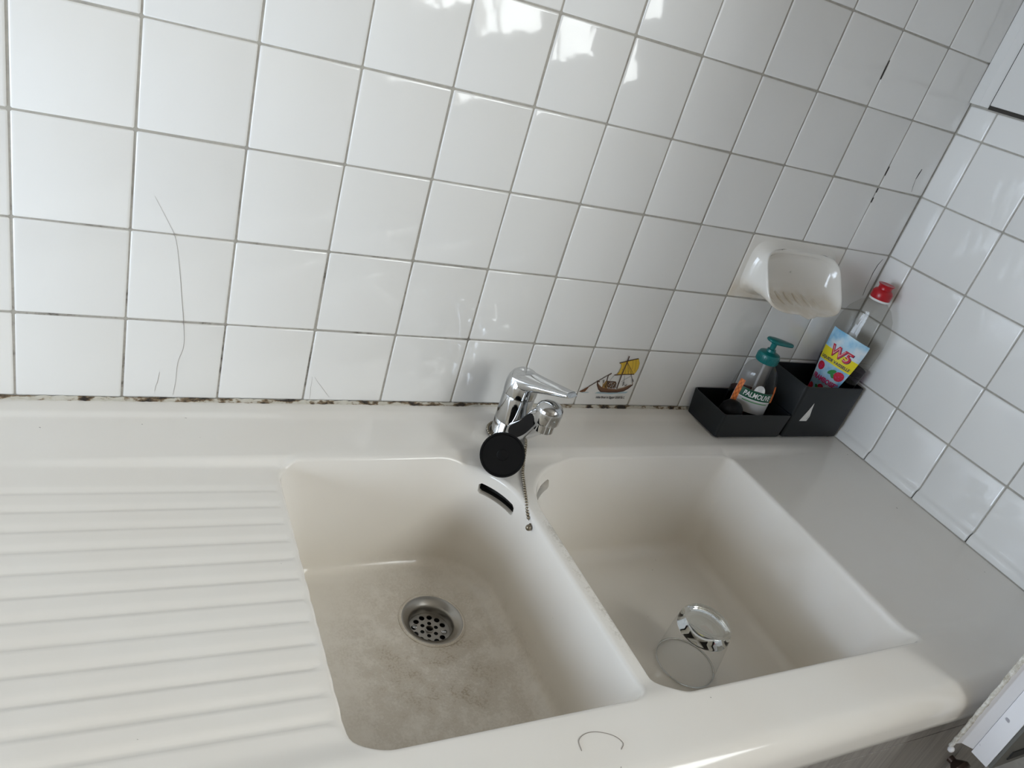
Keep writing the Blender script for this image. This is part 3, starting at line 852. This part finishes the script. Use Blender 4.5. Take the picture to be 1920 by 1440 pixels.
# dark reflection in the spout's flanks, painted on as black patches
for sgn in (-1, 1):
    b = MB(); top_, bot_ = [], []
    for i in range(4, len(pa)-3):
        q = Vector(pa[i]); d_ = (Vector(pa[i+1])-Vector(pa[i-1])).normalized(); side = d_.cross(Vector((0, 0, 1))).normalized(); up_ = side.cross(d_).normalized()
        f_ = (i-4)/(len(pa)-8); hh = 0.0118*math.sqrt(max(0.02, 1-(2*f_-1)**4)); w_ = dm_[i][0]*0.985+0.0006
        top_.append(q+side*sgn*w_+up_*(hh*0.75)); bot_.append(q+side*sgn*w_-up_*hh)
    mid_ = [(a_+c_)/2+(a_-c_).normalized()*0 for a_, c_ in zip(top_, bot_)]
    b.grid([top_, mid_, bot_], 'tap_painted_reflection'); b.build('spout_reflection_patch', tap)
b = MB(); b.lathe([(0.0120, 0.0460), (0.0132, 0.0456), (0.0142, 0.0465), (0.0142, 0.0598), (0.0150, 0.0600)], 'chrome', HD, 40); b.lathe([(0.0120, 0.0460), (0.0118, 0.0490), (0.0001, 0.0490)], 'chrome_dark', HD, 40); ae = b.build('aerator', tap)
b = MB(); b.lathe([(0.0228, 0.0686), (0.0240, 0.0690), (0.0244, 0.0740), (0.0242, 0.0830), (0.0226, 0.0930), (0.0190, 0.1000), (0.0130, 0.1045), (0.0060, 0.1062), (0.0001, 0.1065)], 'chrome', AX, 56)
lev = b.build('lever_cap', tap)
LT = Vector((0.6430, -0.1520, 0.116)); ld = (LT-AX); ld.z = 0; ld.normalize()
pa = catmull([AX+ld*-0.004+Vector((0, 0, 0.090)), AX+ld*0.016+Vector((0, 0, 0.0945)), AX+ld*0.038+Vector((0, 0, 0.101)), AX+ld*0.062+Vector((0, 0, 0.1085)), LT-ld*0.003+Vector((0, 0, -0.002)), LT], 5)
dd = []
for i in range(len(pa)):
    f_ = i/(len(pa)-1)
    w = lerp(0.0225, 0.0105, sstep(0.0, 0.95, f_)); h = lerp(0.0125, 0.0040, sstep(0.0, 0.85, f_))
    if f_ > 0.9: w *= math.sqrt(max(0.05, 1-((f_-0.9)/0.1)**2)); h *= math.sqrt(max(0.2, 1-((f_-0.9)/0.1)**2))
    dd.append((w, h))
section_loft(pa, dd, 'chrome', 32, 2.8).build('lever', tap, True, 0, 60)

# ------------------------------------------------------------------ plug on its chain
plug = thing('sink_plug', 'black rubber sink plug on a ball chain propped against the tap', 'plug')
pc = Vector((0.5665, -0.1525, 0.0180)); pn = (CAM-pc).normalized(); pn = (pn+Vector((0.05, -0.05, -0.12))).normalized()
zq = Vector((0, 0, 1)).rotation_difference(pn).to_matrix()
b = MB(); b.lathe([(0.0220, -0.014), (0.0235, -0.006), (0.0245, -0.004), (0.0300, -0.0035), (0.0308, -0.002), (0.0308, 0.0015), (0.0300, 0.0026), (0.0285, 0.0026), (0.0272, 0.0010), (0.0080, 0.0006), (0.0070, 0.0014), (0.0040, 0.0018), (0.0001, 0.0018)], 'plug_rubber', pc, 56, axis=zq, caps=(True, False)); b.build('plug_disc', plug, True, 0, 22)
ch = []
for k in range(0, 27):                           # around the foot of the tap
    a = math.radians(250-k*10.6); ch.append(AX+Vector((0.0290*math.cos(a), 0.0290*math.sin(a), -0.0005)))
bolt = Vector((0.5770, -0.2480, -0.0270))
drop = catmull([ch[-1], (0.6310, -0.1060, -0.0015), (0.6190, -0.1300, -0.0085), (0.6070, -0.1540, -0.0118), (0.5960, -0.1830, -0.0122), (0.5855, -0.2140, -0.0150), (0.5800, -0.2320, -0.0180), bolt+Vector((0.001, 0.006, 0.006))], 14)
full = ch+drop
b = MB(); acc = 0.0; last = full[0]
path = [full[0]]
for i in range(len(full)-1):                     # even spacing along the chain
    a, c_ = Vector(full[i]), Vector(full[i+1]); L_ = (c_-a).length; s_ = 0.0
    while acc+(L_-s_) >= 0.0050:
        s_ += 0.0050-acc; acc = 0.0; path.append(a.lerp(c_, s_/L_))
    acc += L_-s_
for p in path: b.ball(p, 0.0024, 'chain_metal', 10, 6)
b.tube(full, 0.0005, 'chain_metal', 5)
chn = b.build('ball_chain', plug); chn['kind'] = 'stuff'
b = MB(); b.ball(bolt+Vector((-0.0015, -0.002, 0.001)), 0.0042, 'chain_metal', 14, 9)
b.tube([bolt+Vector((0.001, 0.003, 0.003)), bolt+Vector((0.005, -0.001, 0.001)), bolt+Vector((0.006, -0.007, -0.003)), bolt+Vector((0.003, -0.010, -0.006))], 0.0011, 'chain_metal', 7)
b.tube([bolt+Vector((0.002, 0.002, 0.004)), bolt+Vector((0.0065, -0.003, 0.001)), bolt+Vector((0.0065, -0.009, -0.003))], 0.0010, 'chain_metal', 7)
b.build('chain_bolt', plug)

# ------------------------------------------------------------------ tumbler standing upside down
gl = thing('drinking_glass', 'clear glass tumbler standing upside down in the right basin', 'glass')
GC = Vector((0.8050, -0.3880, FLOOR-0.0012))
b = MB(); b.lathe([(0.0410, 0.0), (0.0415, 0.0006), (0.0412, 0.010), (0.0400, 0.035), (0.0380, 0.058), (0.0366, 0.066)], 'glass_wall', GC, 64); b.build('glass_wall', gl)
b = MB(); b.lathe([(0.0422, 0.0), (0.0424, 0.0010), (0.0412, 0.0012), (0.0408, 0.0004)], 'glass_solid', GC, 64); b.lathe([(0.0408, 0.0004), (0.0422, 0.0)], 'glass_solid', GC, 64); b.build('rim', gl, True, 1e-6)
b = MB(); b.lathe([(0.0001, 0.0660), (0.022, 0.0655), (0.032, 0.0640), (0.0362, 0.0635), (0.0368, 0.0660), (0.0362, 0.0725), (0.0345, 0.0775), (0.0315, 0.0800), (0.0285, 0.0795), (0.026, 0.0775), (0.018, 0.0765), (0.0001, 0.0762)], 'glass_solid', GC, 64); b.build('glass_base', gl, True, 1e-6)

# ------------------------------------------------------------------ black caddy
CX0, CX1, CXM = 1.0045, XC-0.0015, 1.1640
CY0, CY1 = -0.0935, -0.0040
CZ, CH1, CH2 = -0.0045+0.004, 0.0465, 0.1065
CX1 = XC-0.0085
caddy = thing('sink_caddy', 'black plastic sink caddy with a low tray and a tall bin in the corner', 'caddy')
def tray(mb, x0, x1, y0, y1, z0, h, tkn, flare=0.0):
    """open box with real wall thickness"""
    def rg(x0, x1, y0, y1, z, r=0.005):
        return [(p.x, p.y, z) for p in rounded([(x0, y1, r), (x0, y0, r), (x1, y0, r), (x1, y1, r)], (4, 4, 4, 4), (1, 1, 1, 1))]
    i = 0.004
    rows = [rg(x0+i, x1-i, y0+i, y1-i, z0), rg(x0+i*0.8, x1-i*0.8, y0+i*0.8, y1-i*0.8, z0+0.001), rg(x0, x1, y0, y1, h-0.0008), rg(x0+0.0004, x1-0.0004, y0+0.0004, y1-0.0004, h),
            rg(x0+tkn, x1-tkn, y0+tkn, y1-tkn, h), rg(x0+tkn+i*0.6, x1-tkn-i*0.6, y0+tkn+i*0.6, y1-tkn-i*0.6, z0+tkn)]
    s_ = mb.grid(rows, 'caddy_plastic', True); n = len(rows[0])
    mb.face([s_+k for k in range(n)], 'caddy_plastic'); mb.face([s_+5*n+k for k in range(n)], 'caddy_plastic')
b = MB(); tray(b, CX0, CXM-0.0003, CY0, CY1, CZ, CH1, 0.0022); b.build('low_tray', caddy, True, 0, 30)
b = MB(); tray(b, CXM+0.0003, CX1, CY0, CY1, CZ, CH2, 0.0022); b.build('tall_bin', caddy, True, 0, 30)
for fx, fy in ((CX0+0.016, CY0+0.014), (CX0+0.016, CY1-0.014), (CX1-0.016, CY0+0.014), (CX1-0.016, CY1-0.014)):
    b = MB(); b.lathe([(0.006, 0.0), (0.0065, 0.0008), (0.0065, CZ-Z0+0.0006)], 'caddy_plastic', (fx, fy, ztop(fx, fy)), 14, caps=(True, True)); b.build('foot', caddy)
# torn paper label left on the bin
b = MB(); yy = CY0+0.0012
pp = [(1.1900, 0.0350), (1.2080, 0.0350), (1.2105, 0.0450), (1.2062, 0.0600), (1.2035, 0.0735), (1.1990, 0.0580)]
def face_y(z): return CY0+0.0032*(1-(z-CZ)/(CH2-CZ))-0.00035
b.poly([(x, face_y(z), z) for x, z in pp], 'torn_paper'); b.poly([(x, face_y(z)+0.0003, z) for x, z in pp][::-1], 'torn_paper')
b.poly([(x, face_y(z)-0.0001, z) for x, z in ((1.2035, 0.0405), (1.2075, 0.0400), (1.2080, 0.0470), (1.2070, 0.0470), (1.2065, 0.0415))], 'paper_print')
b.build('torn_sticker', caddy, False)

# ------------------------------------------------------------------ hand-soap pump bottle
soap = thing('hand_soap_bottle', 'clear hand soap bottle with teal pump and green band label in the caddy tray', 'bottle')
SC = Vector((1.0960, -0.0440, CZ+0.0024)); SR = math.radians(-38)
def flat_bottle(prof, a_fac, b_fac):
    return prof
sprof = [(0.028, 0.0), (0.0345, 0.002), (0.0370, 0.008), (0.0380, 0.025), (0.0380, 0.060), (0.0365, 0.080), (0.0320, 0.100), (0.0255, 0.113), (0.0180, 0.121), (0.0150, 0.124), (0.0145, 0.130)]
def sry(z): return 0.72+0.28*sstep(0.085, 0.122, z)
def soap_pt(u, z, off=0.0):
    """u: angle from the label's middle"""
    r = None
    for (r0, z0), (r1, z1) in zip(sprof, sprof[1:]):
        if z0 <= z <= z1: r = lerp(r0, r1, (z-z0)/(z1-z0))
    a = -PI/2+u; p = Vector(((r+off)*math.cos(a), (r*sry(z)+off)*math.sin(a), z))
    return Matrix.Rotation(SR, 3, 'Z') @ p + SC
b = MB(); rows = []
for r, z in sprof: rows.append([soap_pt(2*PI*k/48, z) for k in range(48)])
st = b.grid(rows, 'clear_plastic', True); b.face([st+k for k in range(48)], 'clear_plastic'); b.build('bottle_body', soap)
b = MB(); rows = []
for r, z in [q for q in sprof if q[1] <= 0.060]: rows.append([soap_pt(2*PI*k/40, z, -0.0012) for k in range(40)])
rows = [[Vector(p)+Vector((0, 0, 0.001)) for p in r] for r in rows]; st = b.grid(rows, 'soap_liquid', True)
b.face([st+k for k in range(40)], 'soap_liquid'); b.face([st+(len(rows)-1)*40+k for k in range(40)], 'soap_liquid'); b.build('soap_liquid', soap)
def decal(mb, fn, u0, u1, z0, z1, mat, off, nu=16, nz=6):
    mb.grid([[fn(lerp(u0, u1, i/nu), lerp(z0, z1, j/nz), off) for i in range(nu+1)] for j in range(nz+1)], mat)
lb = MB()
decal(lb, soap_pt, -0.95, 1.05, 0.034, 0.076, 'label_grey', 0.0002, 20, 6)
lab = lb.build('front_label', soap)
lb = MB(); decal(lb, soap_pt, -0.62, 1.0, 0.060, 0.076, 'label_green', 0.0006); decal(lb, soap_pt, -0.62, 1.0, 0.0585, 0.060, 'label_white', 0.0006); decal(lb, soap_pt, -0.4, 0.85, 0.0545, 0.0560, 'label_leaf', 0.0006)
lb.build('label_band', lab)
for side in (0, 1):
    lb = MB()
    for k in range(9):
        for j in range(3):
            z = 0.040+k*0.0052; u = (-0.92+j*0.10) if side == 0 else (1.03+j*0.085)
            if side and k < 3: continue
            z += 0.003*side
            decal(lb, soap_pt, u, u+(0.10 if side == 0 else 0.085), z, z+0.0052, 'label_orange' if (k+j) % 2 else 'label_orange_dark', 0.0007, 1, 1)
    hc_ = lb.build('honeycomb', lab, weld=1e-6)
lb = MB(); V, F = text_faces('PALMOLIVE', 1.0, 0.02, 0.12, 1.0, 1.34); ys = [v[1] for v in V]; kk = 0.0098/(max(ys)-min(ys)); st = len(lb.v)
lb.v += [tuple(soap_pt(0.22+x, 0.0682+y*kk, 0.0010)) for x, y in V]
for f in F: lb.face([st+i for i in f], 'label_white')
lb.build('label_lettering', lab, False)
lb = MB()
arch = [(0.20+0.26*math.cos(PI*k/14), 0.0765+0.012*math.sin(PI*k/14)) for k in range(15)]
lb.poly([soap_pt(u, z, 0.0007) for u, z in arch], 'label_white'); lb.build('label_motif', lab, False)
SK = SC+Vector((0, 0, 0.124))
b = MB(); b.lathe([(0.0185, 0.0005), (0.0192, 0.0015), (0.0192, 0.0135), (0.0175, 0.0170), (0.0130, 0.0190), (0.0080, 0.0200), (0.0075, 0.0245), (0.0055, 0.0250), (0.0050, 0.0250)], 'teal_plastic', SK, 40)
b.build('pump_collar', soap)
b = MB()
for k in range(36):
    a = 2*PI*k/36; b.tube([SK+Vector((0.0191*math.cos(a), 0.0191*math.sin(a), 0.002)), SK+Vector((0.0191*math.cos(a), 0.0191*math.sin(a), 0.013))], 0.0006, 'teal_plastic', 5)
b.build('collar_ridges', soap)
b = MB(); b.lathe([(0.0048, 0.020), (0.0048, 0.034), (0.0060, 0.0385)], 'teal_plastic', SK, 20); b.build('pump_stem', soap)
hd = Vector((0.97, -0.22, -0.10)).normalized(); hc = SK+Vector((0, 0, 0.0405))
pa = [hc-hd*0.016, hc-hd*0.0150, hc-hd*0.010, hc, hc+hd*0.012, hc+hd*0.024, hc+hd*0.033, hc+hd*0.0355]
section_loft(pa, [(0.002, 0.001), (0.006, 0.0025), (0.0105, 0.0038), (0.0125, 0.0046), (0.0100, 0.0046), (0.0068, 0.0042), (0.0050, 0.0036), (0.0042, 0.0030)], 'teal_plastic', 24, 2.3).build('pump_head', soap, True, 0, 60)
b = MB(); b.tube([SK+Vector((0, 0, 0.02)), SC+Vector((0.002, 0, 0.06)), SC+Vector((0.008, 0.004, 0.006))], 0.0024, 'label_grey', 8); b.build('dip_tube', soap)

# black dome-shaped rubber plug lying in the tray
dp = thing('domed_stopper', 'black domed rubber stopper in the caddy tray beside the hand soap', 'stopper')
DPc = Vector((1.0460, -0.0640, CZ+0.0024))
b = MB(); b.lathe([(0.0215, 0.0), (0.0215, 0.024), (0.0205, 0.036), (0.0178, 0.045), (0.0125, 0.0515), (0.006, 0.0545), (0.0001, 0.0550)], 'plug_rubber', DPc, 36, caps=(True, False)); b.build('dome', dp)
b = MB(); b.lathe([(0.0220, 0.0), (0.0230, 0.0008), (0.0230, 0.0028), (0.0213, 0.0034)], 'plug_rubber', DPc, 36); b.build('rim', dp)

# ------------------------------------------------------------------ washing-up liquid bottle
dish = thing('washing_up_liquid', 'clear raspberry washing up liquid bottle with red cap in the tall bin', 'bottle')
WC = Vector((1.2765, -0.0488, CZ+0.0026)); WR = math.radians(-64)
wprof = [(0.032, 0.0), (0.0355, 0.004), (0.0362, 0.030), (0.0375, 0.080), (0.0435, 0.130), (0.0470, 0.170), (0.0475, 0.195), (0.0455, 0.215), (0.0390, 0.235), (0.0280, 0.250), (0.0175, 0.258), (0.0135, 0.261), (0.0130, 0.266)]
def wry(z): return lerp(0.66, 1.0, sstep(0.225, 0.260, z))
def wash_pt(u, z, off=0.0):
    r = wprof[-1][0]
    for (r0, z0), (r1, z1) in zip(wprof, wprof[1:]):
        if z0 <= z <= z1: r = lerp(r0, r1, (z-z0)/(z1-z0))
    a = -PI/2+u; p = Vector(((r+off)*math.cos(a), (r*wry(z)+off)*math.sin(a), z))
    return Matrix.Rotation(WR, 3, 'Z') @ p + WC + Vector((0.040*z, 0, 0))     # leans a little towards the wall
zz_ = sorted(set([q[1] for q in wprof]+[0.10, 0.115, 0.15, 0.183, 0.205, 0.225, 0.243, 0.2545]))
b = MB(); st = b.grid([[wash_pt(2*PI*k/56, z) for k in range(56)] for z in zz_], 'clear_bottle', True); b.face([st+k for k in range(56)], 'clear_bottle'); b.build('bottle_body', dish)
b = MB(); lz = [0.0, 0.004, 0.030, 0.08, 0.135]; st = b.grid([[wash_pt(2*PI*k/44, z, -0.0012)+Vector((0, 0, 0.001 if z == 0 else 0)) for k in range(44)] for z in lz], 'violet_liquid', True)
b.face([st+k for k in range(44)], 'violet_liquid'); b.face([st+4*44+k for k in range(44)], 'violet_liquid'); b.build('violet_liquid', dish)
for z in (0.122, 0.132, 0.142, 0.152):           # moulded grip ridges
    b = MB(); b.tube([wash_pt(0.55+0.95*k/14, z+0.003*math.sin(k/14*PI), 0.0002) for k in range(15)], 0.0007, 'clear_bottle', 6); b.build('grip_ridge', dish)
# label: a slanted sail-shaped sheet; lu, lv run 0..1 across and up
LU0, LU1, LZ0, LZ1 = -1.00, 0.66, 0.030, 0.192
def lab_pt(lu, lv, off=0.0003):
    top = LZ1-0.018*max(0.0, lu-0.45)/0.55*0.4
    z = lerp(LZ0, top, lv)
    ur = lerp(LU1-0.30, LU1+0.06, sstep(0.0, 1.0, lv)); ul = LU0+0.0*lv
    return wash_pt(lerp(ul, ur, lu), z, off)
def lgrid(mb, u0, u1, v0, v1, mat, off, nu=14, nv=14): mb.grid([[lab_pt(lerp(u0, u1, i/nu), lerp(v0, v1, j/nv), off) for i in range(nu+1)] for j in range(nv+1)], mat)
lb = MB(); lgrid(lb, 0, 1, 0, 1, 'label_sky', 0.0003, 18, 30); wl = lb.build('front_label', dish)
lb = MB(); lgrid(lb, 0, 1, 0.62, 0.775, 'label_yellow', 0.0006); lb.build('label_band', wl)
def put_text(parent, txt, u, v, w, h, mat, off, bold=0.0, shear=0.0):
    mb = MB(); V, F = text_faces(txt, 1.0, bold, shear, 1.0, w); ys = [q[1] for q in V]; kk = h/(max(ys)-min(ys)); s0 = len(mb.v)
    mb.v += [tuple(lab_pt(u+x, v+y*kk, off)) for x, y in V]
    for f in F: mb.face([s0+i for i in f], mat)
    return mb.build('label_lettering', parent, False)
put_text(wl, 'W5', 0.535, 0.772, 0.56, 0.138, 'label_navy', 0.0009, 0.045, 0.08)
put_text(wl, 'W5', 0.525, 0.775, 0.54, 0.132, 'label_red', 0.0012, 0.04, 0.08)
put_text(wl, 'W5', 0.520, 0.776, 0.44, 0.100, 'label_pale', 0.0015, -0.022, 0.08)
put_text(wl, 'LIQUIDE VAISSELLE', 0.50, 0.655, 0.84, 0.042, 'label_navy', 0.0010, 0.03)
put_text(wl, 'FRAMBOISE*', 0.52, 0.415, 0.86, 0.066, 'label_pink', 0.0010, 0.04)
def blob(mb, u, v, ru, rv, mat, off, n=14, ang=0.0): mb.poly([lab_pt(u+ru*math.cos(2*PI*k/n)*math.cos(ang)-rv*math.sin(2*PI*k/n)*math.sin(ang), v+ru*0.7*math.cos(2*PI*k/n)*math.sin(ang)+rv*math.sin(2*PI*k/n), off) for k in range(n)], mat)
lb = MB()
for u, v, s_ in ((0.20, 0.545, 1.0), (0.80, 0.535, 1.15), (0.15, 0.265, 1.0), (0.86, 0.10, 1.1), (0.52, 0.31, 0.9)):
    blob(lb, u, v, 0.125*s_, 0.052*s_, 'label_red', 0.0009)
    for k in range(7): blob(lb, u+random.uniform(-0.07, 0.07)*s_, v+random.uniform(-0.03, 0.03)*s_, 0.022, 0.009, 'label_pink', 0.0012, 8)
blob(lb, 0.58, 0.545, 0.11, 0.028, 'label_leaf', 0.0010, 10, 0.4); blob(lb, 0.62, 0.52, 0.09, 0.022, 'label_leaf', 0.0011, 10, -0.5)
blob(lb, 0.70, 0.31, 0.10, 0.03, 'label_leaf', 0.0010, 10, 0.3); blob(lb, 0.40, 0.30, 0.08, 0.02, 'label_leaf', 0.0010, 10, -0.3)
blob(lb, 0.47, 0.20, 0.23, 0.085, 'label_black', 0.0013)
for k in range(26):
    a = random.uniform(0, 2*PI); q = random.uniform(0.1, 0.9); blob(lb, 0.47+0.2*q*math.cos(a), 0.20+0.075*q*math.sin(a), 0.020, 0.008, 'label_white' if k % 2 else 'label_grey', 0.0016, 7)
blob(lb, 0.25, 0.06, 0.24, 0.05, 'label_black', 0.0013)
for k in range(16): blob(lb, 0.25+random.uniform(-0.18, 0.18), 0.06+random.uniform(-0.035, 0.035), 0.02, 0.008, 'label_white', 0.0016, 7)
lb.build('fruit_print', wl, False)
WK = WC+Vector((0.0106, 0, 0.261))
b = MB(); b.lathe([(0.0172, 0.0), (0.0178, 0.0008), (0.0178, 0.0030), (0.0172, 0.0036)], 'label_white', WK, 36); b.build('neck_ring', dish)
b = MB(); b.lathe([(0.0170, 0.0036), (0.0174, 0.0045), (0.0172, 0.0155), (0.0150, 0.0190), (0.0118, 0.0210), (0.0112, 0.0245), (0.0122, 0.0275), (0.0140, 0.0292), (0.0142, 0.0302), (0.0122, 0.0306), (0.0085, 0.0296), (0.0001, 0.0296)], 'red_cap', WK, 40); b.build('cap', dish)

# ------------------------------------------------------------------ cupboard door in the right wall (top right)
cup = thing('wall_cupboard', 'white painted cupboard front set flush in the right wall', 'cupboard')
b = MB(); z0 = 0.5995
b.box((XC-0.0085, -0.0195, z0), (XC+0.0012, -0.0008, 1.30), 'white_paint')
b.extrude_poly([Vector((XC-0.0085, -0.0195, z0)), Vector((XC-0.0008, -0.0315, z0)), Vector((XC+0.0012, -0.0315, z0)), Vector((XC+0.0012, -0.0195, z0))], Vector((0, 0, 0.70)), 'white_paint')
b.build('frame', cup, False, bevel=0.0006)
b = MB(); b.box((XC-0.0050, -0.62, z0+0.0045), (XC-0.0004, -0.0350, 1.30), 'white_paint'); b.build('door', cup, False, bevel=0.0012)
b = MB(); b.box((XC-0.0006, -0.62, z0-0.0015), (XC+0.0012, -0.0315, z0+0.0045), 'cabinet_gap'); b.box((XC-0.0006, -0.0346, z0+0.0045), (XC+0.0012, -0.0315, 1.30), 'cabinet_gap'); b.build('shadow_gap', cup, False)

# ------------------------------------------------------------------ base cabinet under the sink
bc = thing('base_cabinet', 'grey wood grain base cabinet under the front edge of the sink', 'cabinet')
yf = -0.588
b = MB(); b.box((XA, yf+0.004, -0.86), (XC-0.002, yf+0.020, -0.0605), 'cabinet_gap'); b.box((XA, -0.56, -0.9), (XC-0.002, -0.54, -0.80), 'grey_wood'); b.build('carcass_front', bc, False)
b = MB(); b.box((XA, yf-0.004, -0.1180), (XC-0.002, yf+0.004, -0.0605), 'grey_wood'); b.build('top_rail', bc, False, bevel=0.0008)
for x0, x1 in ((XA, -0.022), (-0.0195, 0.578), (0.5805, 1.1785), (1.1810, XC-0.002)):
    b = MB(); b.box((x0, yf-0.004, -0.79), (x1, yf+0.004, -0.1195), 'grey_wood'); d_ = b.build('door', bc, False, bevel=0.0008)
    if x1 == 1.1785:
        k = MB(); kc = Vector((1.166, yf-0.004, -0.205)); am = Matrix.Rotation(PI/2, 3, 'X')
        k.lathe([(0.006, -0.001), (0.0055, 0.006), (0.0120, 0.013), (0.0150, 0.017), (0.0140, 0.022), (0.008, 0.025), (0.0001, 0.0255)], 'knob_bronze', kc, 28, axis=am); k.build('knob', d_)

# ------------------------------------------------------------------ upright panel standing off the right wall (bottom right corner)
up = thing('upright_panel', 'white edged upright panel with a frayed seal in the bottom right corner', 'panel')
zb, zt = -0.080, 1.25
b = MB(); b.box((1.0350, -0.6610, zb-0.002), (XC-0.001, -0.6395, zt), 'grubby_white'); b.build('panel_board', up, False, bevel=0.0008)
b = MB()
b.extrude_poly([Vector((1.0165, -0.6275, zb+0.002)), Vector((1.0268, -0.6288, zb+0.002)), Vector((1.0358, -0.6392, zb+0.002)), Vector((1.060, -0.6392, zb+0.002)), Vector((1.060, -0.6245, zb+0.002)), Vector((1.0165, -0.6245, zb+0.002))], Vector((0, 0, zt-zb)), 'grubby_white')
b.build('edge_profile', up, False, bevel=0.0008)
b = MB(); rows = []
random.seed(11)
for i in range(90):
    z = zb-0.006+(zt-zb)*i/89*0.45; row = []
    for k in range(8):
        a = 2*PI*k/8; r = 0.0026+random.uniform(-0.0005, 0.0007)
        row.append((1.0165+r*math.cos(a), -0.6250+r*math.sin(a), z))
    rows.append(row)
st = b.grid(rows, 'frayed_seal', True); b.face([st+k for k in range(8)], 'frayed_seal')
b.ball((1.0165, -0.6275, zb-0.008), 0.0042, 'grubby_white', 10, 7, (1.1, 0.9, 1.0)); b.build('seal_strip', up, True, 0, None)
b = MB(); b.box((1.0365, -0.6650, zb+0.0), (XC-0.001, -0.6611, zt), 'appliance_grey'); fp = b.build('front_sheet', up, False, bevel=0.0006)
b = MB(); b.box((1.058, -0.6665, zb+0.012), (1.130, -0.6645, zb+0.026), 'slot_black'); b.build('finger_slot', fp, False, bevel=0.0005)

# ------------------------------------------------------------------ stray hair and crumbs
def on_deck(pts, r): return [(x, y, ztop(x, y)+r) for x, y in pts]
random.seed(21)
b = MB(); hpts = catmull([(a, c_, 0) for a, c_ in ((0.4735, -0.5660), (0.4760, -0.5560), (0.4860, -0.5510), (0.4990, -0.5520), (0.5130, -0.5590), (0.5185, -0.5680), (0.5130, -0.5735))], 6)
b.tube([(p.x, p.y, Z0+0.0004) for p in hpts], 0.00026, 'hair', 5); tag(b.build('hair', None), 'curled dark hair lying on the front rim of the sink', 'hair')
